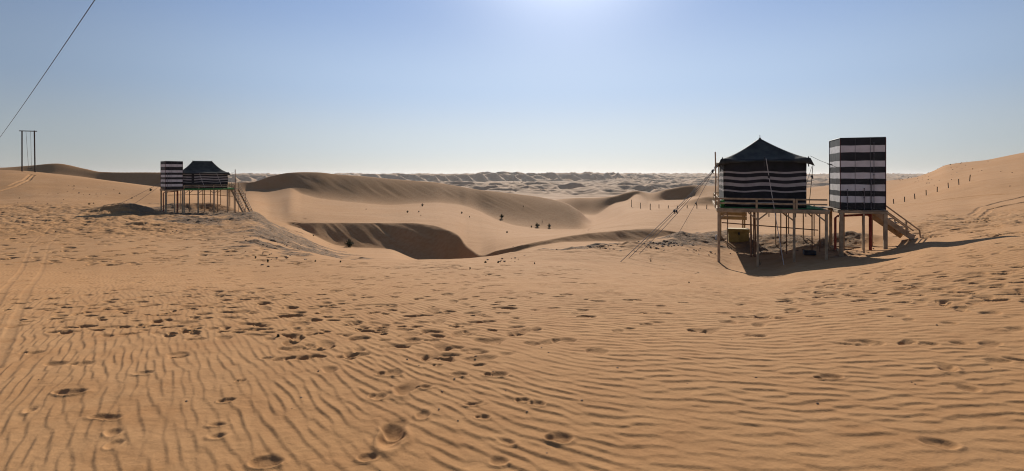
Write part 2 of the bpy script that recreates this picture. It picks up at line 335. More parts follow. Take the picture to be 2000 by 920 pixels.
def build_ground():
    seg = [(-400, -60, 20), (-60, -12, 3), (-12, -1, .6), (-1, 1.4, .12), (1.4, 2.4, .035), (2.4, 5, .011), (5, 9, .018), (9, 16, .029), (16, 30, .055), (30, 70, .12), (70, 172, .30), (172, 460, 4.0)]
    rows = np.concatenate([np.arange(a, b - 1e-6, s) for a, b, s in seg] + [np.geomspace(460, 9000, 620)] + [np.geomspace(9100, 12000, 12)])
    sv = np.concatenate([-np.geomspace(2.6, 1.14, 30), np.linspace(-1.12, 1.12, 1240), np.geomspace(1.14, 2.6, 30)])
    nr, nc = len(rows), len(sv)
    u_c = 1000 + F * sv
    yn, zn = cols_at(u_c)
    Z = np.zeros((nr, nc)); X = np.zeros((nr, nc)); W = wfun(rows)
    for i, Y in enumerate(rows):
        X[i] = sv * W[i]
        if Y < 460: Z[i] = ground_base(X[i], np.full(nc, Y), u_c, yn, zn)
    # ---------------- far desert (beyond 460 m)
    fi = np.nonzero(rows >= 458)[0]; Yf = np.repeat(rows[fi][:, None], nc, 1); Xf = X[fi]
    base = np.interp(Yf, [460, 700, 1000, 1400, 2200, 3500, 6000, 9000, 40000], [-24, -26, -24.5, -22.5, -17, -9, 6, 16, 16])
    wx = Xf + 60 * fbm(Xf / 160, Yf / 260, 2); wy = Yf + 70 * fbm(Xf / 200 + 40, Yf / 200, 3)
    def saw(p):  # gentle far side, steep side toward the viewer
        p = p - np.floor(p); return np.where(p < .22, p / .22, (1 - p) / .78)
    amp1 = smooth(620, 900, Yf) * (1 - .6 * smooth(2500, 5000, Yf))
    dun = 8.5 * amp1 * (saw(wy / 95 + .25 * np.sin(wx / 90)) - .45) * (.4 + 1.1 * np.clip(.5 + fbm(Xf / 240, Yf / 200, 2), 0, 1.3))
    dun += 4.6 * smooth(480, 640, Yf) * (saw(wy / 52 + wx / 130) - .4) * np.clip(.6 + 1.3 * fbm(Xf / 90 + 9, Yf / 90, 2), 0, 2)
    rg = lambda q: 1 - 2.4 * np.abs(q)
    dun += 7.5 * smooth(560, 760, Yf) * (1 - .7 * smooth(3000, 6000, Yf)) * np.clip(rg(fbm(Xf / 46 + 3, Yf / 54 + 4, 3)), -.2, 1) * (.55 + .45 * smooth(-.2, .2, fbm(Xf / 500, Yf / 400, 2)))
    dun += 5.0 * smooth(1500, 2500, Yf) * np.clip(rg(fbm(Xf / 190 + 33, Yf / 230 + 4, 3)), -.2, 1)
    # long linear ridge with ribbed near face
    yr = 1500 + 220 * np.sin(Xf / 900 + .7) + 160 * fbm(Xf / 500 + 3, np.zeros_like(Xf) + 2.5, 2)
    rib = 60 * np.abs(((Xf + .8 * (Yf - yr)) / 44 + .8 * fbm(Xf / 140, Yf / 300, 2)) % 1.0 - .5) * 2
    dr = Yf - yr + rib
    east = 1 - .75 * smooth(250, 620, Xf) ; east = np.where(Xf < -500, .75, east)
    ridge = 21 * east * np.where(dr < 0, np.exp(-(np.clip(-dr, 0, None) / 46)**1.6), np.exp(-(dr / 420)**1.3))
    yr2 = 2900 + 300 * np.sin(Xf / 1500) + 250 * fbm(Xf / 700 + 13, np.zeros_like(Xf) + 5.5, 2)
    dr2 = Yf - yr2 + rib * 2
    ridge2 = 13 * np.where(dr2 < 0, np.exp(-(np.clip(-dr2, 0, None) / 90)**1.6), np.exp(-(dr2 / 900)**1.3))
    topb = smooth(3500, 6000, Yf) * (10 * fbm(Xf / 420 + 5, Yf / 500, 4) + 8 * np.exp(-((Xf / Yf - .17) / .22)**2) - 10 * smooth(-.2, -.6, Xf / Yf))
    Z[fi] = base + dun + ridge + ridge2 + topb
    # ---------------- broad unevenness, mid dunes
    Yg = rows[:, None]
    m = np.nonzero((rows > -20) & (rows < 460))[0]; xm = X[m]; ym = np.repeat(rows[m][:, None], nc, 1)
    near = 1 - smooth(60, 110, ym)
    Z[m] += .10 * fbm(xm / 5.5, ym / 4.0, 3) * smooth(2, 12, ym) * near + .35 * fbm(xm / 26, ym / 20, 3) * smooth(48, 75, ym)*.6
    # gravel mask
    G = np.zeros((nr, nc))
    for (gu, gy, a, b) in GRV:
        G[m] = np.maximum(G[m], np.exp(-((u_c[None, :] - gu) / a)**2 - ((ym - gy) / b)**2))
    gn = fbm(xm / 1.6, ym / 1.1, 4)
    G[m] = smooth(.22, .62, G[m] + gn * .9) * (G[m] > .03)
    # disturbed lumpy sand (around the camp), as real relief
    lm = np.nonzero((rows > 11) & (rows < 75))[0]; xl = X[lm]; yl = np.repeat(rows[lm][:, None], nc, 1)
    lum = G[lm] * .8
    lum = np.maximum(lum, smooth(620, 380, u_c)[None, :] * smooth(24, 32, yl) * (1 - smooth(48, 60, yl)) * .9)
    lum = np.maximum(lum, np.exp(-((u_c[None, :] - 1180) / 190)**2 - ((yl - 22) / 3.5)**2) * .7)
    lum = np.maximum(lum, smooth(1740, 1800, u_c)[None, :] * smooth(20, 22, yl) * (1 - smooth(33, 42, yl)) * .7)
    lump = fbm(xl / .75, yl / .6, 4); lump = np.where(lump > 0, lump, lump * 1.2)
    Z[lm] += .16 * lum * (lump + .35 * fbm(xl / .28, yl / .3, 2))
    # slip-face streaks on the crescent and the big dune
    st = np.nonzero((rows > 36) & (rows < 125))[0]; xs_ = X[st]; ys_ = np.repeat(rows[st][:, None], nc, 1)
    dz = np.gradient(Z[st], axis=0) / np.gradient(rows[st])[:, None]
    face = smooth(.28, .5, dz)
    Z[st] += face * (.11 * fbm((xs_ + .9 * ys_) / 1.3, (ys_ - .5 * xs_) / 16, 3) + .045 * fbm((xs_ + .9 * ys_) / .5, (ys_) / 12, 2))
    # ---------------- wind ripples near the viewer
    rm = np.nonzero((rows > -1) & (rows < 24))[0]; xr = X[rm]; yr_ = np.repeat(rows[rm][:, None], nc, 1)
    # bent coordinate: crests run sideways on the right, swing round toward the viewer on the left
    q = np.clip((xr + .6) / 2.6, -3.0, 1.4)
    g = np.where(xr > .9, -.06 * (xr - .9), 0.0)
    xl_ = np.clip(.9 - xr, 0, None)
    g = g + (1.30 * (xl_ - 1.3 * (1 - np.exp(-xl_ / 1.3))))
    g = g + .018 * np.clip(xr - 1.5, 0, 20)**2
    wx = .055 * fbm(xr / .34 + 5, yr_ / .42, 2) + .10 * fbm(xr / .9, yr_ / .9, 3) + .26 * fbm(xr / 2.6 + 7, yr_ / 2.6, 2)
    P = yr_ - g * 1.0 + wx * (.55)
    Q = xr
    lam = .126
    k0 = 2 * math.pi / lam
    re = np.zeros_like(xr); im = np.zeros_like(xr)
    rr = np.random.default_rng(5)
    for j in range(22):
        kk = k0 * (1 + .20 * rr.normal()); an = .24 * rr.normal(); ph = rr.random() * 6.283
        arg = kk * (math.cos(an) * P + math.sin(an) * Q) + ph
        re += np.cos(arg); im += np.sin(arg)
    amp = np.clip(np.sqrt(re*re + im*im) / math.sqrt(22), 0, 1.25)**.7
    fr = (np.arctan2(im, re) / (2 * math.pi)) % 1.0
    cr = .23
    lee = fr / cr; pr = np.where(fr < cr, .6 * lee + .4 * (.5 - .5 * np.cos(math.pi * lee)), np.clip(1 - (fr - cr) / (1 - cr), 0, 1)**1.25)
    xnz = fbm(xr / 1.3 + 31, yr_ / 1.0, 3)
    strength = (.62 + .38 * smooth(-.22, .15, xnz)) * (1 - smooth(13, 20, yr_)) * (1 - .12 * smooth(6, 11, yr_))
    ugrid = u_c[None, :]
    trod = np.exp(-((ugrid - 380) / 380)**2) * smooth(5.0, 8.5, yr_)
    strength = strength * (1 - .38 * trod)
    RIP = np.zeros((nr, nc)); RIP[rm] = .0100 * amp * strength * (pr - .5)
    # tiny secondary ruffle
    RIP[rm] += .0018 * fbm(xr / .07, yr_ / .045, 2) * (1 - smooth(7, 10, yr_))
    KEEP = np.ones((nr, nc)); DEP = np.zeros((nr, nc))
    for (px, py, a, b, th, dep) in prints:
        ext = max(a, b) * 2.4
        i0, i1 = np.searchsorted(rows, [py - ext, py + ext])
        if i1 - i0 < 2: continue
        sl_, sr_ = (px - ext) / wfun(np.array(py)), (px + ext) / wfun(np.array(py))
        j0, j1 = np.searchsorted(sv, [min(sl_, sl_ * 1.1) , max(sr_, sr_ * 1.1)])
        if py > 6: j0, j1 = np.searchsorted(sv, [sl_ * (1.06 if sl_ < 0 else .94), sr_ * (1.06 if sr_ > 0 else .94)])
        if j1 - j0 < 1: continue
        xx = X[i0:i1, j0:j1] - px; yy = rows[i0:i1][:, None] - py
        c, s_ = math.cos(th), math.sin(th)
        e = noise(xx / .11 + px * 3.1, yy / .11 + py * 5.3) * .6
        e = e + .10 * noise(xx / .055 + px, yy / .055)
        r = np.sqrt(((xx * c + yy * s_) / a)**2 + ((-xx * s_ + yy * c) / b)**2)
        kind_ = int(px * 977 + py * 613) % 3
        if kind_ == 0:      # sole and heel pressed separately
            al = xx * c + yy * s_; ac = -xx * s_ + yy * c
            r = np.minimum(np.sqrt(((al - .28 * a) / (.78 * a))**2 + (ac / b)**2), np.sqrt(((al + .70 * a) / (.42 * a))**2 + (ac / (.72 * b))**2))
        elif kind_ == 1: r = r * (1 + .25 * np.sin(np.arctan2(yy, xx) * 2 + px * 7))
        r = r + e
        prof_ = np.exp(-np.clip(r, 0, None)**4) * (1 - .35 * np.clip(yy / b, -1, 1) * (1 if dep > .02 else 0))
        DEP[i0:i1, j0:j1] += -dep * prof_ + dep * .24 * np.exp(-((r - 1.32) / .30)**2) * (.4 + 1.2 * np.clip(noise(xx / .2 + py, yy / .2 + px) + .5, 0, 1)) * (1 + .8 * np.clip(-yy / b, -1, 1))
        KEEP[i0:i1, j0:j1] *= 1 - .92 * np.exp(-(r / 1.35)**4)
    for (pts, hw, dep) in GR:
        Pg = [hit(u, v)[:2] for u, v in pts]
        for a, b in zip(Pg[:-1], Pg[1:]):
            lo, hi = min(a[1], b[1]) - 3*hw, max(a[1], b[1]) + 3*hw
            i0, i1 = np.searchsorted(rows, [lo, hi])
            xx = X[i0:i1]; yy = np.repeat(rows[i0:i1][:, None], nc, 1)
            vx, vy = b[0]-a[0], b[1]-a[1]; L2 = vx*vx + vy*vy
            t = np.clip(((xx-a[0])*vx + (yy-a[1])*vy) / L2, 0, 1)
            wob = .5 * hw * noise(yy / .8, xx / .8)
            dd = np.hypot(xx - a[0] - t*vx, yy - a[1] - t*vy) + wob
            q_ = dd / hw
            DEP[i0:i1] = np.minimum(DEP[i0:i1], -dep * np.exp(-q_**4)) + dep * .35 * np.exp(-((q_ - 1.4) / .35)**2) * (DEP[i0:i1] > -dep * .5)
            KEEP[i0:i1] *= 1 - .9 * np.exp(-(q_ / 1.5)**4)
    Z += RIP * KEEP + np.clip(DEP, -.12, .06)
    # ---------------- mesh
    co = np.empty((nr, nc, 3), np.float32); co[..., 0] = X; co[..., 1] = rows[:, None]; co[..., 2] = Z
    me = bpy.data.meshes.new('ground')
    me.vertices.add(nr * nc); me.vertices.foreach_set('co', co.ravel())
    a = (np.arange(nr - 1)[:, None] * nc + np.arange(nc - 1)[None, :]).ravel()
    quads = np.stack([a, a + 1, a + nc + 1, a + nc], 1).astype(np.int32).ravel()
    nq = len(a)
    me.loops.add(nq * 4); me.loops.foreach_set('vertex_index', quads)
    me.polygons.add(nq); me.polygons.foreach_set('loop_start', np.arange(nq, dtype=np.int32) * 4)
    me.polygons.foreach_set('loop_total', np.full(nq, 4, np.int32))
    me.update(calc_edges=True)
    me.polygons.foreach_set('use_smooth', np.ones(nq, bool))
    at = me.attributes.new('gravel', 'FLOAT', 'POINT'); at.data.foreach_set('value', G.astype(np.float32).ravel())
    o = bpy.data.objects.new('ground', me); COL.objects.link(o); o['kind'] = 'structure'
    # sand material
    m_ = bpy.data.materials.new('desert_sand'); m_.use_nodes = True
    n = m_.node_tree.nodes; l = m_.node_tree.links; b = n['Principled BSDF']
    b.inputs['Roughness'].default_value = .95; b.inputs['Specular IOR Level'].default_value = .12
    tc = n.new('ShaderNodeTexCoord')
    def nse(sc_, det=5, rough=.55):
        q = n.new('ShaderNodeTexNoise'); q.inputs['Scale'].default_value = sc_; q.inputs['Detail'].default_value = det; q.inputs['Roughness'].default_value = rough
        l.new(tc.outputs['Object'], q.inputs['Vector']); return q
    def rng_(src, a_, b_, c_=0, d_=1):
        q = n.new('ShaderNodeMapRange'); q.inputs[1].default_value = a_; q.inputs[2].default_value = b_; q.inputs[3].default_value = c_; q.inputs[4].default_value = d_
        l.new(src, q.inputs[0]); return q.outputs[0]
    def mix(f, a_, b_):
        q = n.new('ShaderNodeMix'); q.data_type = 'RGBA'; l.new(f, q.inputs[0])
        for k_, v_ in ((6, a_), (7, b_)):
            if isinstance(v_, tuple): q.inputs[k_].default_value = (*v_, 1)
            else: l.new(v_, q.inputs[k_])
        return q.outputs[2]
    c1 = mix(rng_(nse(.12, 4).outputs[0], .38, .64), SAND_A, SAND_B)
    c2 = mix(rng_(nse(2.3, 6).outputs[0], .42, .70), c1, SAND_C)
    grain = rng_(nse(420, 2, .7).outputs[0], .3, .75, .78, 1.16)
    g2 = rng_(nse(38, 4, .7).outputs[0], .3, .7, .93, 1.05)
    mu = n.new('ShaderNodeMath'); mu.operation = 'MULTIPLY'; l.new(grain, mu.inputs[0]); l.new(g2, mu.inputs[1])
    vm = n.new('ShaderNodeVectorMath'); vm.operation = 'SCALE'; l.new(c2, vm.inputs[0]); l.new(mu.outputs[0], vm.inputs[3])
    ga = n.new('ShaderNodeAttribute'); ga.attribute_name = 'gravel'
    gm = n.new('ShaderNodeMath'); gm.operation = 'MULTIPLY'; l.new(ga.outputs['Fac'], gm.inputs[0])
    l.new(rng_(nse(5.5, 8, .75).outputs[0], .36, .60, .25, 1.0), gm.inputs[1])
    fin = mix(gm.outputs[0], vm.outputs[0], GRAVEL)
    # ground colour turns paler and greyer with distance
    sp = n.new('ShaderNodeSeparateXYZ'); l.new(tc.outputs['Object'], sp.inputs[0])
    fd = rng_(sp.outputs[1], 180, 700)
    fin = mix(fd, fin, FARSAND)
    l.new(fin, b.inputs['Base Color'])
    b1 = n.new('ShaderNodeBump'); b1.inputs['Strength'].default_value = .55; b1.inputs['Distance'].default_value = .004
    l.new(nse(120, 4, .7).outputs[0], b1.inputs['Height'])
    b2 = n.new('ShaderNodeBump'); b2.inputs['Strength'].default_value = .45; b2.inputs['Distance'].default_value = .05
    l.new(nse(4.5, 6, .6).outputs[0], b2.inputs['Height']); l.new(b1.outputs[0], b2.inputs['Normal'])
    b3 = n.new('ShaderNodeBump'); b3.inputs['Distance'].default_value = .12; l.new(rng_(ga.outputs['Fac'], 0, 1, 0, .8), b3.inputs['Strength'])
    l.new(nse(7, 8, .8).outputs[0], b3.inputs['Height']); l.new(b2.outputs[0], b3.inputs['Normal'])
    l.new(b3.outputs[0], b.inputs['Normal'])
    me.materials.append(m_)
    return o
SAND_A, SAND_B, SAND_C = (0.362, 0.187, 0.074), (0.385, 0.211, 0.094), (0.335, 0.166, 0.064)
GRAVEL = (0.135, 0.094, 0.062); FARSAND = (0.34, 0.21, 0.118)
build_ground()

# ------------------------------------------------------------------ mesh builders
class MB:
    """collects pieces and links them as ONE mesh object"""
    def __init__(s): s.v = []; s.f = []; s.m = []
    def add(s, vs, fs, mi=0):
        o = len(s.v); s.v += [tuple(v) for v in vs]; s.f += [tuple(i + o for i in f) for f in fs]; s.m += [mi] * len(fs); return s
    def box(s, a, b, mi=0, c=0.008):
        """box between corners with chamfered vertical and horizontal edges"""
        a, b = Vector(a), Vector(b); lo = Vector(map(min, a, b)); hi = Vector(map(max, a, b))
        c = min(c, *(0.3 * (hi[i] - lo[i]) for i in range(3)))
        vs = []; idx = {}
        for ix in (0, 1):
            for iy in (0, 1):
                for iz in (0, 1):
                    p = [hi[k] if q else lo[k] for k, q in enumerate((ix, iy, iz))]; sg = [(-1 if q else 1) * c for q in (ix, iy, iz)]
                    for ax in range(3):
                        q = list(p)
                        for k in range(3):
                            if k != ax: q[k] += sg[k]
                        idx[(ix, iy, iz, ax)] = len(vs); vs.append(q)
        fs = []
        for ax in range(3):
            o1, o2 = [k for k in range(3) if k != ax]
            for sd_ in (0, 1):
                ring = []
                for (p, q) in ((0, 0), (1, 0), (1, 1), (0, 1)):
                    k = [0, 0, 0]; k[ax] = sd_; k[o1] = p; k[o2] = q; ring.append(idx[(*k, ax)])
                fs.append(ring)
            for (p, q) in ((0, 0), (1, 0), (1, 1), (0, 1)):       # edges running along ax
                k0 = [0, 0, 0]; k0[o1] = p; k0[o2] = q; k1 = list(k0); k1[ax] = 1
                fs.append([idx[(*k0, o1)], idx[(*k1, o1)], idx[(*k1, o2)], idx[(*k0, o2)]])
        for ix in (0, 1):
            for iy in (0, 1):
                for iz in (0, 1): fs.append([idx[(ix, iy, iz, 0)], idx[(ix, iy, iz, 1)], idx[(ix, iy, iz, 2)]])
        return s.add(vs, fs, mi)
    def bar(s, p, q, w, h=None, mi=0):
        """square bar from p to q"""
        p, q = Vector(p), Vector(q); h = h or w; d = (q - p); L = d.length; d.normalize()
        up = Vector((0, 0, 1)) if abs(d.z) < .95 else Vector((0, 1, 0))
        sx = d.cross(up).normalized(); sy = sx.cross(d).normalized(); t = MB(); t.box((-w/2, -h/2, 0), (w/2, h/2, L), mi, .12 * min(w, h))
        return s.add([p + sx * a[0] + sy * a[1] + d * a[2] for a in map(Vector, t.v)], t.f, mi)
    def tube(s, pts, r, n=8, mi=0, r1=None):
        pts = [Vector(p) for p in pts]; k = len(pts); vs = []; fs = []
        for i, p in enumerate(pts):
            d = (pts[min(i+1, k-1)] - pts[max(i-1, 0)]).normalized(); up = Vector((0, 0, 1)) if abs(d.z) < .95 else Vector((0, 1, 0))
            sx = d.cross(up).normalized(); sy = sx.cross(d); rr = r if r1 is None else r + (r1 - r) * i / (k - 1)
            vs += [p + sx * rr * math.cos(6.2832 * j / n) + sy * rr * math.sin(6.2832 * j / n) for j in range(n)]
        for i in range(k - 1):
            for j in range(n): fs.append((i*n + j, i*n + (j+1) % n, (i+1)*n + (j+1) % n, (i+1)*n + j))
        fs.append(tuple(range(n))[::-1]); fs.append(tuple((k-1)*n + j for j in range(n)))
        return s.add(vs, fs, mi)
    def blob(s, c, r, mi=0, nseg=8, nring=5, jit=0, sc3=(1, 1, 1)):
        vs = [(c[0], c[1], c[2] + r * sc3[2])]; fs = []
        for i in range(1, nring):
            a = math.pi * i / nring
            for j in range(nseg):
                b_ = 6.2832 * j / nseg; k = r * (1 + jit * (random.random() - .5))
                vs.append((c[0] + k * sc3[0] * math.sin(a) * math.cos(b_), c[1] + k * sc3[1] * math.sin(a) * math.sin(b_), c[2] + k * sc3[2] * math.cos(a)))
        vs.append((c[0], c[1], c[2] - r * sc3[2])); e = len(vs) - 1
        for j in range(nseg):
            fs.append((0, 1 + j, 1 + (j+1) % nseg)); fs.append((e, 1 + (nring-2)*nseg + (j+1) % nseg, 1 + (nring-2)*nseg + j))
            for i in range(nring - 2): fs.append((1 + i*nseg + j, 1 + (i+1)*nseg + j, 1 + (i+1)*nseg + (j+1) % nseg, 1 + i*nseg + (j+1) % nseg))
        return s.add(vs, fs, mi)
    def build(s, name, mats, parent=None, smooth_=False, loc=None):
        me = bpy.data.meshes.new(name); me.from_pydata([tuple(v) for v in s.v], [], s.f)
        for m in (mats if isinstance(mats, (list, tuple)) else [mats]): me.materials.append(M[m] if isinstance(m, str) else m)
        me.polygons.foreach_set('material_index', s.m)
        if smooth_: me.polygons.foreach_set('use_smooth', [True] * len(me.polygons))
        me.update(); import bmesh
        bm = bmesh.new(); bm.from_mesh(me); bmesh.ops.recalc_face_normals(bm, faces=bm.faces); bm.to_mesh(me); bm.free()
        o = bpy.data.objects.new(name, me); COL.objects.link(o); o.parent = parent
        if loc: o.location = loc
        return o
def tag(o, label, cat, group=None, kind=None):
    o['label'] = label; o['category'] = cat
    if group: o['group'] = group
    if kind: o['kind'] = kind
    return o
def thing(name, label, cat, loc=(0, 0, 0), rotz=0, group=None):
    o = bpy.data.objects.new(name, None); COL.objects.link(o); o.location = loc; o.rotation_euler = (0, 0, rotz); o.empty_display_size = .2
    return tag(o, label, cat, group)
class Frame:
    """a local frame on the ground: x along the front, y away from the viewer, z world height"""
    def __init__(s, x, y, rot): s.x, s.y, s.r = x, y, rot; s.c, s.s = math.cos(rot), math.sin(rot)
    def w(s, lx, ly): return (s.x + s.c * lx - s.s * ly, s.y + s.s * lx + s.c * ly)
    def g(s, lx, ly): return gz(*s.w(lx, ly))
    def lx(s, u, ly):
        """local x whose screen column is u on the line y = ly"""
        k = (u - 1000) / F; x0 = s.x - s.s * ly; y0 = s.y + s.c * ly
        return (k * y0 - x0) / (s.c - k * s.s)
    def loc(s, p):  # world -> local xy
        dx, dy = p[0] - s.x, p[1] - s.y; return (s.c * dx + s.s * dy, -s.s * dx + s.c * dy)

# ------------------------------------------------------------------ stilted platform
def platform(fr, z, L, D, legs, braces, rails, label, group, cross=None, carpet_label=None, name='stilted_platform'):
    t = thing(name, label, 'platform', (fr.x, fr.y, z), fr.r, group)
    d = MB(); n = int(L / .145)
    for i in range(n):
        x0 = i * L / n; d.box((x0 + .004, 0, -.035), (x0 + L / n - .004, D, 0 - .001 * (i % 3)))
    d.build('deck', 'deck_grey', t)
    b = MB()
    b.box((0, -.045, -.15), (L, -.003, -.002)); b.build('edge_beam', 'wood', t)
    b = MB(); b.box((0, D + .003, -.15), (L, D + .045, -.002)); b.build('edge_beam', 'wood', t)
    j = MB()
    for k in range(6):
        x = .15 + k * (L - .3) / 5; j.box((x - .03, 0, -.13), (x + .03, D, -.037))
    j.box((-.045, -.045, -.15), (-.003, D + .045, -.002)); j.box((L + .003, -.045, -.15), (L + .045, D + .045, -.002))
    j.build('joist_frame', 'wood', t)
    for (lx, ly, w_, top, m_) in legs:
        g = fr.g(lx, ly) - z - .25
        l = MB(); l.box((lx - w_/2, ly - w_/2, g), (lx + w_/2, ly + w_/2, top if top is not None else -.152)); l.build('leg', m_, t)
    for (x0, y0, x1, y1, drop) in braces:
        MB().bar((x0, y0, -.15 - drop), (x1, y1, -.16), .05).build('brace', 'wood', t)
    for rl in rails:
        (pts, posts, heights, w_) = rl
        m = MB()
        for (a, b_) in zip(pts[:-1], pts[1:]):
            for h in heights: m.bar((a[0], a[1], h), (b_[0], b_[1], h), w_, w_ * 1.3)
        for p in posts: m.box((p[0] - .035, p[1] - .035, 0 if len(p) < 3 else p[2]), (p[0] + .035, p[1] + .035, max(heights) + .03))
        m.build('railing', 'wood', t)
    if cross:
        for (p, q, r_) in cross: MB().tube([p, q], r_, 8).build('cross_pipe', 'wood_dark', t)
    return t
def stairs(t, fr, z, lx, ly, ang, width, drop, run, nst, rail_h, post_ts, parent_name='staircase'):
    """flight attached to the deck, going down along local angle ang"""
    s = bpy.data.objects.new(parent_name, None); COL.objects.link(s); s.parent = t; s.location = (lx, ly, 0); s.rotation_euler = (0, 0, ang)
    for sd_ in (-width / 2, width / 2):
        m = MB(); m.bar((0, sd_, -.14), (run, sd_, -drop - .06), .05, .2); m.build('stringer', 'wood', s)
    for i in range(nst):
        k = (i + .6) / nst
        MB().box((run * k - .02, -width/2 + .03, -drop * k - .02), (run * k + .2, width/2 - .03, -drop * k + .02)).build('tread', 'deck_grey', s)
    for sd_ in (-width / 2, width / 2):
        m = MB(); sl_ = drop / run
        m.bar((0, sd_, rail_h), (run * 1.16, sd_, rail_h - drop * 1.16), .045); m.bar((run * 1.15, sd_, rail_h - drop * 1.14), (run * 1.19, sd_, -drop - .1), .045)
        m.bar((0, sd_, rail_h * .55), (run * 1.0, sd_, rail_h * .55 - drop), .04)
        for k in post_ts: m.bar((run * k, sd_, -drop * k - .12), (run * k, sd_, rail_h - drop * k), .05)
        m.build('handrail', 'wood', s)
    return s

# ------------------------------------------------------------------ tent
STRIPES = [0, .144, .235, .66, .725, .886, 1.022, 1.144, 1.262, 1.405, 1.475, 2.2]   # boundaries, odd intervals are pale
def cloth_wall(W, h, sagn, face_axis, off, seed=0, ripple=.025, x0=0):
    """striped wall W wide centred on 0; face_axis 'x' (runs along x at y=off) or 'y'"""
    m = MB(); nx = int(W / .07) + 1; zs = []; ids = []
    for i in range(len(STRIPES) - 1):
        a, b = STRIPES[i], min(STRIPES[i+1], h)
        k = max(1, int((b - a) / .09))
        for q in range(k): zs.append(a + (b - a) * q / k); ids.append(i % 2)
    zs.append(h); vs = []; rs = random.Random(seed); p1, p2 = rs.random() * 6, rs.random() * 6
    for z in zs:
        for i in range(nx + 1):
            t = i / nx; x = (t - .5) * W + x0
            sg = -.055 * (math.sin(math.pi * sagn * t)**2) * (math.sin(math.pi * z / h))**.6 if 0 < z < h else 0
            o_ = off + ripple * (math.sin(x * 9 + p1) * .5 + math.sin(x * 3.1 + z * 2 + p2) * .6) * math.sin(math.pi * min(z / h, 1)) * .9
            vs.append((x, o_, z + sg) if face_axis == 'x' else (o_, x, z + sg))
    fs = []; c = nx + 1; mi = []
    for k in range(len(zs) - 1):
        for i in range(nx): fs.append((k*c + i, k*c + i + 1, (k+1)*c + i + 1, (k+1)*c + i)); mi.append(ids[k])
    m.v = vs; m.f = fs; m.m = mi; return m
def tent(fr, z, cx, cy, W, Dp, ridge, h, H, ov, label, group, ropes, door=None, fin=True, hollow=1.36):
    """W along x, Dp along y; ridge = (rx, ry) half lengths of the ridge"""
    x, y = fr.w(cx, cy)
    t = thing('bedouin_tent', label, 'tent', (x, y, z + .012), fr.r, group)
    for (ax, ww, off, sn) in (('x', W, -Dp/2, 2), ('x', W, Dp/2, 2), ('y', Dp, -W/2, 3), ('y', Dp, W/2, 3)):
        o = cloth_wall(ww, h, sn, ax, off, seed=int(off * 10) + sn).build('wall', ['black_cloth', 'white_cloth'], t, True)
        md = o.modifiers.new('thick', 'SOLIDIFY'); md.thickness = .012; md.offset = 0
    # roof: ridge -> eaves, hollow curve, then a short drooping skirt
    m = MB(); a, b = W/2 + ov, Dp/2 + ov; N = 26; per = []
    for sx, sy, ex, ey in ((-1,-1,1,-1), (1,-1,1,1), (1,1,-1,1), (-1,1,-1,-1)):
        for i in range(N): k = i / N; per.append((sx + (ex - sx) * k, sy + (ey - sy) * k))
    rings = [0, .04, .1, .18, .27, .37, .48, .6, .72, .84, .93, 1.0]; vs = []
    for k in rings:
        for (px, py) in per:
            corner = (abs(px) * abs(py))**3
            bow = 1 - .035 * (1 - max(0, 2 * abs(abs(px * py)) - 1)) * k * (1 - corner)
            ex, ey = px * a * bow, py * b * bow; rx, ry = max(-1, min(1, px * 1.0)) * ridge[0], max(-1, min(1, py)) * ridge[1]
            prof = (1 - k)**hollow; zz = h + (H - h) * prof + .03 * corner * k
            zz += .02 * math.sin(px * 7 + py * 5) * k * (1 - k) * 2 - .045 * math.sin(math.pi * (abs(px) if abs(py) > .99 else abs(py)) * 1.0)**2 * k**3
            vs.append((rx + (ex - rx) * k, ry + (ey - ry) * k, zz))
    for (px, py) in per:     # skirt
        corner = (abs(px) * abs(py))**4
        sc_ = .02 + .10 * corner; vs.append((px * (a + sc_), py * (b + sc_), h - .10 - .16 * corner + .012 * math.sin(px * 23 + py * 19)))
    n = len(per); fs = []
    for k in range(len(rings)):
        for i in range(n): fs.append((k*n + i, k*n + (i+1) % n, (k+1)*n + (i+1) % n, (k+1)*n + i))
    m.v = vs; m.f = fs; m.m = [0] * len(fs); o = m.build('roof', 'roof_cloth', t, True)
    md = o.modifiers.new('thick', 'SOLIDIFY'); md.thickness = .012; md.offset = -1
    if fin: MB().tube([(0, -ridge[1], H - .05), (0, -ridge[1], H + .14)], .012).build('pole_tip', 'metal', t)
    cap = MB(); cap.blob((-ridge[0], -ridge[1], H), .05, 0, 8, 5, 0, (1, 1, .6))
    cap.build('ridge_cap', 'roof_cloth', t)
    if ridge[0] > .1: MB().blob((ridge[0], ridge[1], H), .05, 0, 8, 5, 0, (1, 1, .6)).build('ridge_cap', 'roof_cloth', t)
    if door:
        dx, dw, dh = door; dm = MB(); dm.box((dx - dw/2, -Dp/2 - .05, .02), (dx + dw/2, -Dp/2 - .035, dh)); dm.build('dark_doorway_panel', 'black_cloth', t)  # black panel paints in the shade of the open entrance gap
    for sx in (-1, 0, 1):
        if sx == 0 and not fin: continue
        MB().tube([(sx * (W/2 + .06), -Dp/2 - .09, h - .3), (sx * (W/2 + .06), -Dp/2 - .09, h + .09)], .02).build('eave_pole', 'metal', t)
    for (p, q, r_, mt, tens) in ropes:      # p local xyz from tent centre, q world xyz
        lx, ly = Frame(x, y, fr.r).loc(q); q_ = (lx, ly, q[2] - z)
        pv, qv = Vector(p), Vector(q_); pts = []
        for i in range(13):
            k = i / 12; v = pv.lerp(qv, k); v.z -= .012 * (pv - qv).length * math.sin(math.pi * k); pts.append(v)
        ro = MB().tube(pts, r_, 6).build('guy_rope', mt, t)
        for k in tens:
            c = pts[int(k * 12)]; mm = MB(); mm.blob((c.x, c.y, c.z - .02), .043, 0, 8, 5, .15, (1, 1, 1.25)); mm.tube([(c.x, c.y, c.z + .05), (c.x + .03, c.y, c.z - .12)], .02)
            mm.build('tensioner', 'metal', ro)
    return t

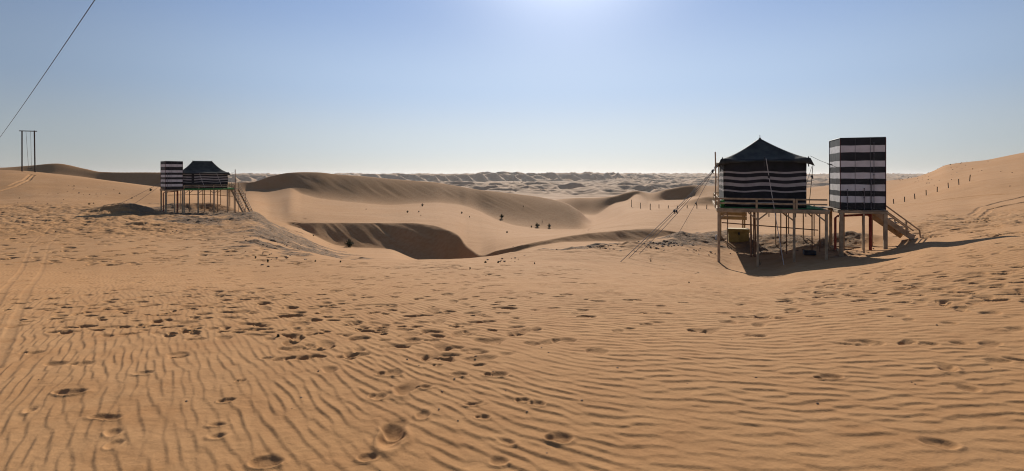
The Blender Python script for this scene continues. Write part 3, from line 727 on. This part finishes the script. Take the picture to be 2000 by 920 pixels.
# ------------------------------------------------------------------ striped cabin
def cabin(fr, z, W, D, H, label, group, pipes, door=True):
    t = thing('striped_cabin', label, 'cabin', (fr.x, fr.y, z + .004), fr.r, group)
    ks = [0, .092, .182, .258, .348, .430, .515, .597, .683, .803, .900, 1.0]
    for (a, b, nm) in (((0, 0), (W, 0), 0), ((W, 0), (W, D), 1), ((W, D), (0, D), 2), ((0, D), (0, 0), 3)):
        a_, b_ = Vector((*a, 0)), Vector((*b, 0)); d = (b_ - a_).normalized(); nrm = Vector((d.y, -d.x, 0)); m = MB(); nx = 8
        L = (b_ - a_).length; vs = []; fs = []; mi = []
        for side in (0, -.04):
            for k in ks:
                for i in range(nx + 1):
                    p = a_ + d * (.012 + (L - .024) * i / nx) + nrm * (side - .003 + (.004 * math.sin(i * 2.1 + k * 9) if side == 0 else 0)); vs.append((p.x, p.y, k * H + (.006 * math.sin(i * 1.3 + k * 30) if 0 < k < 1 else 0)))
        c = nx + 1; q = len(ks) * c
        for k in range(len(ks) - 1):
            for i in range(nx):
                fs.append((k*c+i, k*c+i+1, (k+1)*c+i+1, (k+1)*c+i)); mi.append(k % 2)
                fs.append((q+k*c+i, q+(k+1)*c+i, q+(k+1)*c+i+1, q+k*c+i+1)); mi.append(k % 2)
        for k in range(len(ks) - 1):
            for i in (0, nx): fs.append((k*c+i, (k+1)*c+i, q+(k+1)*c+i, q+k*c+i)); mi.append(k % 2)
        for i in range(nx):
            for k in (0, len(ks)-1): fs.append((k*c+i, k*c+i+1, q+k*c+i+1, q+k*c+i)); mi.append(k % 2)
        m.v = vs; m.f = fs; m.m = mi; m.build('wall', ['panel_black', 'panel_white'], t)
    MB().box((-.012, -.012, H + .002), (W + .012, D + .012, H + .03)).build('roof', 'panel_black', t)
    for (cx, cy) in ((0, 0), (W, 0), (W, D), (0, D)):
        MB().box((cx - .014, cy - .014, -.01), (cx + .014, cy + .014, H)).build('corner_trim', 'trim', t)
    for k in (1, 2):
        MB().box((W * k / 3 - .006, -.010, .01), (W * k / 3 + .006, -.0045, H - .01), 0, .001).build('panel_joint', 'pipe', t)
    for (px, z0, z1, r_) in pipes:
        m = MB(); m.tube([(px, -.045, z0), (px, -.045, z1)], r_, 8)
        for q in range(3): zz = max(z0, .1) + (z1 - max(z0, .1)) * (q + .5) / 3; m.box((px - r_*1.8, -.045 - r_*1.3, zz - .02), (px + r_*1.8, -.016, zz + .02))
        m.blob((px, -.045, z1), r_ * 1.7, 0, 8, 5); m.build('pipe', 'pipe', t)
    return t
def cabin_stand(fr, z, W, D, label, group, red=True):
    t = thing('cabin_stand', label, 'stand', (fr.x, fr.y, z), fr.r, group)
    m = MB(); m.box((-.08, -.08, -.05), (W + .06, D + .04, -.004)); m.build('top_board', 'deck_grey', t)
    m = MB()
    for (a, b) in (((-.06, -.05), (W + .05, -.05)), ((-.06, D), (W + .05, D)), ((-.05, -.05), (-.05, D)), ((W + .03, -.05), (W + .03, D))): m.bar((*a, -.10), (*b, -.10), .06, .09)
    m.build('top_frame', 'wood', t)
    for (lx, ly, w_) in ((.03, -.03, .13), (W - .02, -.03, .12), (.03, D - .05, .11), (W - .02, D - .05, .11), (W * .52, -.03, .06), (W*.35, D - .02, .05), (W * .66, D * .5, .07)):
        g = fr.g(lx, ly) - z - .25; MB().box((lx - w_/2, ly - w_/2, g), (lx + w_/2, ly + w_/2, -.15)).build('leg', 'wood', t)
    m = MB(); g0 = fr.g(0, 0) - z + .12
    for (a, b) in (((.03, -.03), (.03, D - .05)), ((.03, D - .05), (W - .02, D - .05))):
        m.bar((*a, g0), (*b, g0), .06)
    m.build('bottom_rail', 'wood', t)
    if red:
        m = MB(); g1 = fr.g(W * .72, D * .4) - z
        m.tube([(-.10, .3, g1), (-.10, .3, -.36), (-.02, .3, -.28), (W * .7, .35, -.20)], .045, 10); m.tube([(W * .74, .4, g1), (W * .74, .4, -.15)], .055, 10)
        m.build('drain_pipe', 'rust', t)
    return t

# ================================================================== right camp
zR = -1.30
fR = Frame(8.28, 20.6, -R(20)); LR = fR.lx(1618, 0); DR = 6.6
cab = (12.82, 20.0)
fC = Frame(cab[0], cab[1], -R(20)); WC = fC.lx(1730, 0); HC = 2.74; DC = 1.75
legs = [(fR.lx(u, .03), .03, w_, None, 'wood') for u, w_ in ((1404, .105), (1480, .075), (1551, .085), (1614, .09))]
legs += [(fR.lx(u, 2.4), 2.4, .042, None, 'wood_dark') for u in (1472, 1525, 1536, 1586, 1601)]
legs += [(fR.lx(u, 4.4), 4.4, .048, None, 'wood') for u in (1421, 1466, 1515, 1569)]
legs += [(fR.lx(u, 6.4), 6.4, .05, None, 'wood') for u in (1408, 1540, 1590)]
braces = []
for u, sg in ((1404, 1), (1480, 1), (1551, -1), (1480, -1), (1614, -1)):
    x = fR.lx(u, .03)
    if 0 < x + sg * .34 < LR: braces.append((x, .03, x + sg * .34, .03, .30))
for u in (1536, 1586, 1601):
    x = fR.lx(u, 2.4); braces.append((x, 2.4, x - .3, 2.4, .28))
x0, x1, xm, xg = .04, fR.lx(1551, 0), fR.lx(1478, 0), fR.lx(1556, 0)
rails = [([(x0, .03), (x1, .03)], [(x0, .03), (xm, .03), (x1, .03)], (.20, .38), .05), ([(xg, .03), (LR - .03, .03)], [(xg, .03)], (.20, .38), .045),
         ([(x0, .05), (x0, DR - .05)], [(x0, 2.2), (x0, 4.4), (x0, DR - .05)], (.20, .38), .045), ([(x0, DR - .05), (LR - .05, DR - .05)], [(1.5, DR - .05), (3.0, DR - .05), (LR - .05, DR - .05)], (.22, .40), .045)]
cross = [((fR.lx(1410, .4), .4, -.62), (LR + .1, 2.3, -.98), .022)]
pR = platform(fR, zR, LR, DR, legs, braces, rails, 'timber platform on stilts carrying the black pointed tent, beside the big striped cabin', 'stilted platforms', cross)
# stair flight on the far right side of the cabin
fl = fR.loc(fC.w(WC * .86, 1.25))
stairs(pR, fR, zR, fl[0], fl[1], R(12), .75, 1.12, 1.42, 7, .44, (.05, .82))
# landing joining the deck to the flight
MB().box((LR + .048, 1.85, -.04), (fl[0] + .1, 2.75, -.004)).build('landing', 'deck_grey', pR)
cabin_stand(fC, zR - .02, WC, DC, 'stilt frame with red pipes holding up the big striped cabin', 'cabin stands')
cabin(fC, zR, WC, DC, HC, 'tall black and white striped cabin standing right beside the pointed tent', 'striped cabins',
      [(fC.lx(1707, -.045), .0, 2.55, .011), (fC.lx(1702.5, -.045), -.02, 1.12, .013), (fC.lx(1655, -.045), -.02, .76, .012), (fC.lx(1688, -.045), -.02, .80, .013)])
# carpet
cm = MB(); nx, ny = 30, 24; vs = [(fR.lx(1404, 0) * 0 + .09 + (LR - .2) * i / nx, .10 + (DR - .25) * j / ny, .012 + .006 * random.random()) for j in range(ny + 1) for i in range(nx + 1)]
cm.add(vs, [(j*(nx+1)+i, j*(nx+1)+i+1, (j+1)*(nx+1)+i+1, (j+1)*(nx+1)+i) for j in range(ny) for i in range(nx)])
co_ = cm.build('green_carpet', 'carpet', None, True, (fR.x, fR.y, zR)); co_.rotation_euler = (0, 0, fR.r)
md = co_.modifiers.new('t', 'SOLIDIFY'); md.thickness = .01; md.offset = -1
tag(co_, 'green carpet on the deck between the pointed tent and the big striped cabin', 'carpet', 'green carpets')
# tent
tx0, tx1 = fR.lx(1414, .45), fR.lx(1575, .45); WT = tx1 - tx0; DT = 5.0
tcx, tcy = (tx0 + tx1) / 2, .45 + DT / 2
tw = fR.w(tcx, tcy)
def gp(u, v):
    x, y, z = hit(u, v); return (x, y, z - .02)
hT, HT = 1.94, 2.88
el, er, ef = (-WT/2 - .18, -DT/2 - .15, hT - .15), (WT/2 + .2, -DT/2 - .15, hT - .2), (.05, -DT/2 - .16, hT + .02)
ropes = [(el, gp(1210, 513), .011, 'rope_dark', (.10, .55)), ((-WT/2 - .18, -DT/2 - .05, hT - .2), gp(1226, 506), .009, 'rope_dark', (.08, .52)), ((-WT/2 - .15, -DT/2 + 1.4, hT - .2), gp(1248, 497), .009, 'rope_dark', ()),
         (ef, gp(1531, 517), .013, 'rope', (.18,)), ((-WT/2 - .2, DT/2 + .1, hT - .25), gp(1322, 462), .009, 'rope_dark', (.5,)),
         (er, (*fR.w(LR - .05, 3.3), zR + .02), .012, 'rope_dark', (.3,)), ((WT/2 + .2, -DT/2 + 1.2, hT - .25), (*fR.w(LR - .05, 4.6), zR + .02), .010, 'rope_dark', (.2,)), ((WT/2 + .2, -DT/2 + .1, hT - .3), (*fR.w(LR - .02, 5.2), zR + .3), .008, 'rope_dark', ())]
tent(fR, zR, tcx, tcy, WT, DT, (0.0, 1.0), hT, HT, .12, 'black pointed tent with pale stripes seen end-on, standing by the big striped cabin', 'black striped tents', ropes)
# tall pole at the deck's outer corner
px_, py_ = fR.w(-.09, .12)
m = MB(); m.tube([(0, 0, 0), (.02, 0, 1.2), (.0, 0, 2.26)], .028, 8); m.bar((0, 0, 1.80), (.22, .1, 1.80), .03); m.tube([(.12, .05, 0), (.17, .1, 1.72)], .02, 8)
tag(m.build('corner_pole', 'wood', None, False, (px_, py_, zR)), 'thin pale pole rising from the outer corner of the pointed tent\'s platform', 'pole', 'thin poles on the platforms')
# light string between tent and cabin
a_ = Vector((*fR.w(tcx + WT/2 + .12, .35), zR + hT + .12)); b_ = Vector((*fC.w(-.01, .4), zR + 1.62)); lampp = a_.lerp(b_, .72)
t = thing('light_string', 'thin wire with a dangling lamp strung from the pointed tent to the cabin', 'light string', tuple(a_))
MB().tube([(0, 0, 0), tuple((lampp - a_) * .5 + Vector((0, 0, -.02))), tuple(lampp - a_), tuple(b_ - a_)], .007, 6).build('wire', 'metal', t)
lp = lampp - a_
m = MB(); m.bar((lp.x - .09, lp.y, lp.z + .02), (lp.x + .09, lp.y, lp.z - .02), .035); m.build('lamp_bar', 'metal', t)
MB().tube([(lp.x, lp.y, lp.z), (lp.x + .04, lp.y, lp.z - .3), (lp.x + .04, lp.y, lp.z - .52)], .006, 6).build('drop_wire', 'metal', t)
# things under and around the platform
bx, by = (1441.5 - 1000) / F * 25.5, 25.5; bz = gz(bx, by)
t = thing('metal_chest', 'mustard yellow metal chest under the platform of the pointed tent', 'chest', (bx, by, bz - .02), -R(16))
m = MB(); m.box((-.46, -.28, 0), (.46, .28, .48)); m.box((-.40, -.30, .04), (-.02, -.281, .44)); m.box((.02, -.30, .04), (.40, -.281, .44)); m.build('body', 'yellow', t)
m = MB(); m.box((-.49, -.31, .483), (.49, .31, .66)); m.build('lid', 'yellow', t)
MB().box((-.05, -.325, .38), (.05, -.312, .50)).build('latch', 'metal', t)
t = thing('timber_rack', 'pale timber rack with a slatted top behind the mustard yellow chest', 'rack', (bx - .1, by + .55, gz(bx - .1, by + .55) - .03), -R(16))
hh = 1.42
for lx in (-.55, .62):
    for ly in (0, .6): MB().box((lx - .035, ly - .035, -.2), (lx + .035, ly + .035, hh)).build('leg', 'wood', t)
m = MB()
for k in range(2): m.box((-.62, -.06, hh - .38 + k * .20), (.72, -.036, hh - .20 + k * .20))
m.build('front_board', 'cream', t)
m = MB()
for k in range(5): m.box((-.62, -.02 + k * .14, hh + .002), (.72, .10 + k * .14, hh + .03))
m.build('top_board', 'cream', t)
for k, (u, lab) in enumerate(((1466.5, 'first of the two loose poles beside the mustard yellow chest'), (1474.5, 'pole farther from the mustard yellow chest, of two side by side'))):
    y_ = 22.2; x_ = (u - 1000) / F * y_; z_ = gz(x_, y_); m = MB(); m.tube([(0, 0, -.25), (.015, 0, .8), (.0, .02, zR - z_ - .16)], .035, 8)
    tag(m.build('loose_pole', 'wood_dark', None, False, (x_, y_, z_)), lab, 'pole', 'loose poles under the platform')
x_, y_, z_ = hit(1581, 497); t = thing('black_crate', 'low black crate lying in the shade under the pointed tent\'s platform', 'crate', (x_, y_, z_ - .01), -R(18))
m = MB(); m.box((-.22, -.15, 0), (.22, .15, .03))
for (a, b) in (((-.22, -.15), (.22, -.13)), ((-.22, .13), (.22, .15)), ((-.22, -.128), (-.20, .128)), ((.20, -.128), (.22, .128))):
    for k in range(3): m.box((*a, .034 + k * .045), (*b, .068 + k * .045))
m.build('crate_body', 'metal', t)
x_, y_, z_ = hit(1399, 468); m = MB(); m.tube([(0, 0, 0), (0, 0, .14), (.0, 0, .18), (0, 0, .22)], .05, 10); m.tube([(0, 0, .2), (0, 0, .26)], .02, 8)
tag(m.build('plastic_bottle', 'white', None, False, (x_, y_, z_)), 'small white bottle standing on sand at the pointed tent\'s platform corner', 'bottle')
# green cloth bunched at the deck corner
m = MB()
for k in range(7): m.blob((.17 + .05 * random.random(), .12 + .05 * k, .10 + .08 * random.random()), .09, 0, 8, 6, .5, (.8, .8, 1.4))
o_ = m.build('green_cloth', 'carpet', None, True, (fR.x, fR.y, zR + .03)); o_.rotation_euler = (0, 0, fR.r)
tag(o_, 'bunched green cloth behind the corner railing of the pointed tent\'s deck', 'cloth')

# ================================================================== left camp
zL = -1.33
fL = Frame(-33.85, 50.0, R(35))
WL = fL.lx(357, 0); HL = 2.72; DL = 1.75
LL = fL.lx(460, 0); xs0 = WL + .12
fP = Frame(*fL.w(xs0, .25), R(35)); LP_ = fP.lx(459, 0); DP = 4.2
legs = [(fP.lx(u, .03), .03, w_, None, 'wood') for u, w_ in ((360, .10), (387, .13), (418, .13), (444, .10), (457.5, .08))]
legs += [(fP.lx(u, 2.0), 2.0, .08, None, 'wood') for u in (370, 399, 425, 447)]
legs += [(fP.lx(u, 4.0), 4.0, .07, None, 'wood') for u in (353, 396, 411, 431, 449)]
braces = []
for u, sg in ((360, 1), (387, 1), (418, 1), (418, -1), (444, 1), (457.5, -1)):
    x = fP.lx(u, .03); braces.append((x, .03, x + sg * .36, .03, .34))
for u in (370, 425):
    x = fP.lx(u, 2.0); braces.append((x, 2.0, x + .36, 2.0, .34))
xr = [fP.lx(u, .03) for u in (359.5, 388.5, 417.5, 444, 459)]; xr[-1] = LP_ - .04
rails = [([(xr[0], .03), (xr[-1], .03)], [(x, .03) for x in xr], (.18, .36), .05), ([(LP_ - .04, 1.1), (LP_ - .04, DP - .04)], [(LP_ - .04, 1.1), (LP_ - .04, DP - .04)], (.2, .40), .05),
         ([(.04, DP - .04), (LP_ - .04, DP - .04)], [(.04, DP - .04), (LP_ * .5, DP - .04)], (.2, .40), .05)]
pL = platform(fP, zL, LP_, DP, legs, braces, rails, 'timber platform on stilts far off, carrying the low ridged tent with wide steps', 'stilted platforms',
              [((-1.3, 1.0, -.62), (2.2, 1.2, -.62), .025), ((2.2, 1.2, -.62), (LP_, 1.6, -.90), .025)])
zst = gz(*fP.w(LP_ + 1.0, -.9))
stairs(pL, fP, zL, LP_ + .05, .55, R(-52), .92, (zL - zst) * .97, 1.75, 9, .62, (.03, .97))
m = MB(); m.box((LP_ + .05, .1, -.04), (LP_ + .45, 1.1, -.003)); m.build('landing', 'deck_grey', pL)
m = MB(); xq = LP_ + 1.15
gg = fP.g(xq, .6) - zL
m.bar((LP_, 1.3, -.55), (xq, 1.3, -.62), .04); m.bar((xq, 1.3, -.62), (xq, 1.3, gg - .2), .04); m.bar((LP_ + .5, 1.3, gg - .2), (LP_ + .5, 1.3, -.7), .04); m.bar((LP_, 1.3, gg + .35), (xq, 1.3, gg + .35), .04)
m.build('side_frame', 'wood_dark', pL)
fLc = Frame(fL.x, fL.y, R(47)); WL = fLc.lx(357, 0)
cabin_stand(fLc, zL - .02, WL, DL, 'stilt frame of the distant striped cabin with red pipes', 'cabin stands')
cabin(fLc, zL, WL, DL, HL, 'distant black and white striped cabin in front of the low ridged tent', 'striped cabins', [(fLc.lx(332, -.045), 0, 2.5, .012), (.16, -.4, 1.6, .012)])
x = MB(); x.box((-.05, .0, 0), (.05, .1, zL - gz(*fL.w(-.35, .35)) + .3))
cvs = MB(); vs = [(.0 + (LP_ - .1) * i / 30, -.062, (0 if j else -.13) + .004 * random.random()) for j in (1, 0) for i in range(31)]
n0 = len(vs); vs += [(.0 + (LP_ - .1) * i / 30, .02 + (DP - .1) * j / 20, .012 + .005 * random.random()) for j in range(21) for i in range(31)]
fs = [(i, i + 1, 32 + i, 31 + i) for i in range(30)] + [(n0 + j*31 + i, n0 + j*31 + i+1, n0 + (j+1)*31 + i+1, n0 + (j+1)*31 + i) for j in range(20) for i in range(30)] + [(i, i+1, n0 + i + 1, n0 + i) for i in range(30)]
cvs.add(vs, fs); o_ = cvs.build('green_carpet', 'carpet', None, False, (fP.x, fP.y, zL)); o_.rotation_euler = (0, 0, fP.r)
md = o_.modifiers.new('t', 'SOLIDIFY'); md.thickness = .01; md.offset = 0
tag(o_, 'green carpet hanging over the deck edge below the low ridged tent', 'carpet', 'green carpets')
tl0, tl1 = fP.lx(349, .55), fP.lx(444.5, .55); WT2 = tl1 - tl0; DT2 = 3.3; tcx, tcy = (tl0 + tl1) / 2, .55 + DT2 / 2
h2, H2 = 1.62, 2.86
rp = [(( -.95 + .55, -DT2/2 - .12, h2 - .05), (*fP.w(fP.lx(400, .03), .08), zL + .1), .016, 'rope', ()), ((.85 + .3, -DT2/2 - .12, h2 - .05), (*fP.w(fP.lx(434, .03), .08), zL + .1), .016, 'rope', ()),
      ((-WT2/2 - .15, -DT2/2 + .2, h2 - .1), gp(222, 404), .012, 'rope_dark', ()), ((-WT2/2 - .15, DT2/2 - .2, h2 - .1), gp(258, 402), .012, 'rope_dark', ()), ((WT2/2 + .2, DT2/2, h2 - .1), (*fP.w(LP_ - .04, DP - .05), zL + .35), .012, 'rope_dark', ())]
tent(fP, zL, tcx, tcy, WT2, DT2, (.86, 0.0), h2, H2, .14, 'low black tent with a flat ridge and pale stripes, seen broadside far off', 'black striped tents', rp, door=(-.95, .22, 1.5), fin=False, hollow=1.65)
px_, py_ = fP.w(LP_ + .03, .02); gg = gz(px_, py_)
m = MB(); m.tube([(0, 0, gg - zL - .2), (0, 0, .5), (-.01, 0, 1.98)], .035, 8)
m.tube([(0, 0, 1.75), (-.5, .4, 1.62), (-.85, .8, 1.72)], .010, 6)
tag(m.build('corner_pole', 'wood_dark', None, False, (px_, py_, zL)), 'dark thin pole rising beside the steps of the distant platform', 'pole', 'thin poles on the platforms')

# ================================================================== swing, cable, fence posts
sy = 86.0
sx0, sx1 = (43 - 1000) / F * sy, (68.5 - 1000) / F * sy; zt = (V0 - 255) / F * sy
g0 = min(gz(sx0, sy), gz(sx1, sy))
t = thing('giant_swing', 'tall dark swing frame standing alone on the dune crest', 'swing', (sx0, sy, g0))
for xx in (0, sx1 - sx0):
    MB().tube([(xx, 0, gz(sx0 + xx, sy) - g0 - .4), (xx - (.12 if xx else 0), 0, zt - g0)], .09, 10).build('post', 'post', t)
MB().tube([(-.45, 0, zt - g0 - .05), (sx1 - sx0 + .3, 0, zt - g0 - .12)], .075, 8).build('crossbar', 'post', t)
W_ = sx1 - sx0
seatz = .75
MB().tube([(W_ * .30, 0, zt - g0 - .1), (W_ * .46, .1, seatz)], .022, 6).build('rope', 'rope_dark', t)
MB().tube([(W_ * .66, 0, zt - g0 - .1), (W_ * .68, .1, seatz)], .022, 6).build('rope', 'rope_dark', t)
MB().box((W_ * .43, -.05, seatz - .05), (W_ * .71, .25, seatz)).build('seat', 'post', t)

p0, p1 = Vector((-9.78, 12, 4.116)), Vector((-30, 30, 2.25)); d_ = p1 - p0; pts = []
for i in range(60):
    k = -1.6 + 5.1 * i / 59; v = p0 + d_ * k; v.z += .22 * ((k - .5)**2 - .25) * (1 if k < 1 else .3); pts.append(v)
tag(MB().tube(pts, .010, 6).build('overhead_cable', 'metal'), 'single dark cable crossing the sky above the swing frame', 'cable')

POSTS = [(1233.5, 405, 15, 'first'), (1251, 408, 12, ''), (1270, 411, 13, ''), (1287, 408.5, 9, ''), (1305, 408.5, 7, ''), (1323, 409, 7, ''), (1342, 408.5, 7, ''), (1361, 409, 9, ''), (1380, 410, 10, ''),
         (1502, 424, 10, ''), (1554, 424, 11, ''), (1574, 423, 11, ''), (1745.6, 398, 9, ''), (1767, 394.5, 10, ''), (1787, 389.5, 11, ''), (1809, 382.5, 11, ''), (1830.6, 376, 11, ''), (1852.7, 368, 11, ''), (1873, 361, 11, ''), (1894, 353.5, 12, '')]
def post_mesh(h):
    m = MB(); m.tube([(0, 0, -.35), (0.01, 0, h * .5), (0, 0, h)], .055, 8); m.tube([(0, 0, h), (0, 0, h + .02)], .062, 8)
    return m
ordinal = 'first second third fourth fifth sixth seventh eighth ninth'.split()
for i, (u, v, hp, _) in enumerate(POSTS):
    v_ = v
    x_, y_, z_ = hit(u, v_, 30)
    if u < 1400: # this row stands on the rounded crest
        x_, y_, z_ = hit(u, v_ , 66, 130)
    h = hp / F * y_
    if u < 1400: lab = '%s dark fence post on the crest, counted from the dune hollow toward the pointed tent' % ordinal[i]
    elif u < 1700: lab = ['dark post seen under the pointed tent, nearest the middle', 'dark post seen under the deck gap, first of a close pair', 'dark post seen under the deck gap, second of a close pair'][i - 9]
    else: lab = '%s dark fence post climbing the big slope, counted up from the striped cabin' % ordinal[i - 12]
    o_ = post_mesh(h).build('fence_post', 'post', None, False, (x_, y_, z_)); o_.rotation_euler = (R(random.uniform(-4, 4)), R(random.uniform(-4, 4)), random.random() * 3)
    tag(o_, lab, 'fence post', 'fence posts along the dune')

# ================================================================== plants
def shrub(u, v, hp, kind, label, group, wf=1.0):
    x_, y_, z_ = hit(u, v); h = hp / F * y_ * .82
    t = thing({'bush': 'desert_shrub', 'grass': 'grass_tuft', 'twig': 'dry_twig_plant'}[kind], label, {'bush': 'shrub', 'grass': 'grass tuft', 'twig': 'dry plant'}[kind], (x_, y_, z_ - .01), 0, group)
    lv, st = MB(), MB()
    n = {'bush': 46, 'grass': 26, 'twig': 5}[kind]
    for i in range(n):
        a = random.random() * 6.283; r_ = h * (.55 if kind == 'bush' else .4) * wf * random.random()**.6; hh = h * random.uniform(.55, 1.0) * (1.0 - .6 * (r_ / (h * .56 * wf))**2)
        b = Vector((random.gauss(0, .07) * h * wf, random.gauss(0, .07) * h, -.03)); e = Vector((math.cos(a) * r_, math.sin(a) * r_, hh))
        mid = b.lerp(e, .5) + Vector((0, 0, .1 * h))
        if kind == 'twig' or i % 6 == 0: st.tube([b, mid, e], max(.006, h * .018), 5, 0, max(.003, h * .006))
        if kind == 'twig': continue
        wd = max(.012, h * (.035 if kind == 'bush' else .02)); sd_ = Vector((-math.sin(a + .8), math.cos(a + .8), 0)) * wd
        o_ = len(lv.v)
        lv.add([b - sd_ * .5, b + sd_ * .5, mid + sd_, mid - sd_, e], [(0, 1, 2, 3), (3, 2, 4)])
        if kind == 'bush':
            for q in range(5):
                c = b.lerp(e, random.uniform(.35, 1)); s1 = Vector((random.gauss(0, 1), random.gauss(0, 1), random.gauss(0, 1))).normalized() * h * .09; s2 = Vector((random.gauss(0, 1), random.gauss(0, 1), random.gauss(0, 1))).normalized() * h * .035
                lv.add([c - s1, c + s2, c + s1, c - s2], [(0, 1, 2, 3)])
    if not st.v: st.tube([(0, 0, -.05), (0, 0, h * .3)], .01, 5)
    st.build('stem', 'twig', t)
    if lv.v: lv.build('foliage', 'leaf', t)
    return t
g1, g2, g3, g4 = 'shrubs dotting the pale dune flat', 'low plants on the left slope', 'small plants at the rim of the foreground', 'plants on the far right slope'
SH = [(825, 402.5, 8, 'bush', 'dark shrub nearest the foot of the big shaded dune face', g1), (796, 415, 6, 'bush', 'wide low shrub on the flat, lowest of three close together', g1), (818, 414, 4, 'bush', 'tiny shrub between two larger ones on the pale flat', g1),
 (902, 417, 6, 'bush', 'small upright shrub alone where the shaded face ends', g1), (917, 424, 3.5, 'bush', 'very low flat shrub just below the small upright one', g1), (980, 426, 12, 'bush', 'tall dark shrub with a long shadow on the mid dune', g1),
 (1022, 406, 9, 'twig', 'thin upright plant high on the rounded dune shoulder', g1), (1059, 435, 8, 'twig', 'thin plant right behind the cluster of shrubs on the dune foot', g1), (1049.5, 443, 13, 'bush', 'tallest shrub of the cluster on the dune foot', g1),
 (1038, 444, 5, 'bush', 'small shrub at the outer end of the dune foot cluster', g1), (1073, 444, 10, 'bush', 'leaning shrub at the tent side of the dune foot cluster', g1), (990, 455, 6, 'bush', 'small shrub alone on the pale flat below the others', g1),
 (682, 482, 22, 'bush', 'sparse tall bush at the bottom of the dark sand hollow', None), (612, 462, 5, 'bush', 'small shrub on the shaded edge beside the hollow', g1), (822, 421, 2.5, 'bush', 'speck of a shrub under the tiny middle one', g1), (715, 409, 2.5, 'bush', 'speck of a shrub alone on the flat above the hollow', g1),
 (948, 513, 6, 'bush', 'small dark plant on the rim, first of two alike', g3), (973, 513, 6, 'bush', 'small dark plant on the rim, second of two alike', g3), (1044, 514, 3, 'bush', 'tiny dark plant alone on the rim sand', g3), (918, 523, 3, 'bush', 'tiny dark plant among footprints below the rim', g3),
 (1053.5, 489, 6, 'twig', 'tiny upright twig beside the shadowed sand edge', g3), (1270.5, 511, 14, 'twig', 'dry twisted twig standing beside the guy rope peg', g3), (1308, 463, 3.5, 'bush', 'small dark plant on the crest behind the guy ropes', g3),
 (294.6, 373, 8, 'bush', 'green shrub with a long shadow behind the distant striped cabin', g2), (257.6, 388, 4, 'bush', 'flat shrub on the slope beside the distant guy ropes', g2), (233.7, 379, 4, 'bush', 'small shrub with a streak of shadow on the smooth slope', g2),
 (174, 400, 6, 'bush', 'larger of two dark shrubs low on the slope', g2), (182.6, 398, 4, 'bush', 'smaller of two dark shrubs low on the slope', g2), (144.6, 364, 3, 'bush', 'tiny shrub highest on the slope', g2), (175, 381, 3, 'bush', 'tiny shrub midway up the slope above the dark pair', g2),
 (93, 380, 3, 'bush', 'tiny shrub under the swing frame, upper one', g2), (38, 388, 3, 'bush', 'tiny shrub at the outer end of the slope', g2), (124, 391, 3, 'bush', 'tiny shrub between the swing slope and the dark pair', g2), (76, 379, 2.5, 'bush', 'speck of a shrub straight below the swing posts', g2), (163, 382, 2.5, 'bush', 'speck of a shrub next to the midway one', g2),
 (1813, 352, 3, 'bush', 'small tuft midway up the big slope above the posts', g4), (1900, 331, 3, 'bush', 'small tuft high on the big slope above the topmost post', g4), (1774, 346.5, 2.5, 'bush', 'small tuft on the skyline just past the striped cabin', g4), (1856, 322, 3, 'bush', 'dark tuft on the skyline where the big slope bends', g4),
 (543, 658, 10, 'grass', 'green grass blades sprouting among the ripples', 'green grass tufts'), (523, 511, 8, 'grass', 'grass tuft on the gravelly mound foot, first of three', 'green grass tufts'), (616, 512, 7, 'grass', 'grass tuft on the gravelly mound foot, second of three', 'green grass tufts'),
 (665, 512, 6, 'grass', 'grass tuft on the gravelly mound foot, last of three', 'green grass tufts'), (499, 503, 5, 'bush', 'dark little bush on pale sand below the distant platform', g3), (1346, 554, 7, 'grass', 'thin grass blades on smooth ripples before the pointed tent', 'green grass tufts'), (1484, 516, 14, 'twig', 'dry stick plant by the foot of the second front stilt', g3)]
for a in SH: shrub(*a)

# small clods and litter of stones near the camps: nobody could count them
def clods(name, label, spots, mt='stone'):
    m = MB()
    for (u, v, su, sv_, n, s0, s1) in spots:
        for _ in range(n):
            uu, vv = random.gauss(u, su), random.gauss(v, sv_)
            x_, y_, z_ = hit(uu, vv); r_ = random.uniform(s0, s1)
            m.blob((x_, y_, z_ + r_ * .2), r_, 0, 6, 4, .7, (1.2, 1, .6))
    o = m.build(name, mt); tag(o, label, 'stones', None, 'stuff'); return o
clods('scattered_clods', 'dark clods and small stones scattered around both camps', [(1300, 476, 25, 3, 60, .03, .07), (1180, 486, 60, 5, 70, .02, .05), (1350, 490, 40, 10, 40, .02, .05), (980, 503, 22, 7, 22, .015, .04),
   (560, 475, 50, 18, 70, .015, .05), (400, 440, 80, 14, 60, .02, .06), (130, 380, 50, 8, 60, .04, .10), (1860, 335, 40, 10, 30, .06, .14), (1600, 480, 60, 8, 50, .02, .05), (1790, 352, 25, 6, 20, .06, .14), (1100, 700, 500, 90, 50, .004, .010)])

# ------------------------------------------------------------------ air: one closed box of thin even haze
hz = MB()
vs = [(x, y, z) for x in (-34000, 34000) for y in (-500, 12400) for z in (-34, 42)]
hz.add(vs, [(0, 1, 3, 2), (4, 6, 7, 5), (0, 4, 5, 1), (2, 3, 7, 6), (0, 2, 6, 4), (1, 5, 7, 3)])
hm = bpy.data.materials.new('desert_air'); hm.use_nodes = True; n = hm.node_tree.nodes; n.remove(n['Principled BSDF'])
pv = n.new('ShaderNodeVolumePrincipled'); pv.inputs['Color'].default_value = (.96, .93, .91, 1); pv.inputs['Density'].default_value = HAZE; pv.inputs['Anisotropy'].default_value = .35
hm.node_tree.links.new(pv.outputs[0], n['Material Output'].inputs['Volume'])
ho = hz.build('haze', hm); tag(ho, 'thin pale desert haze filling the air over the dunes', 'haze', None, 'stuff')
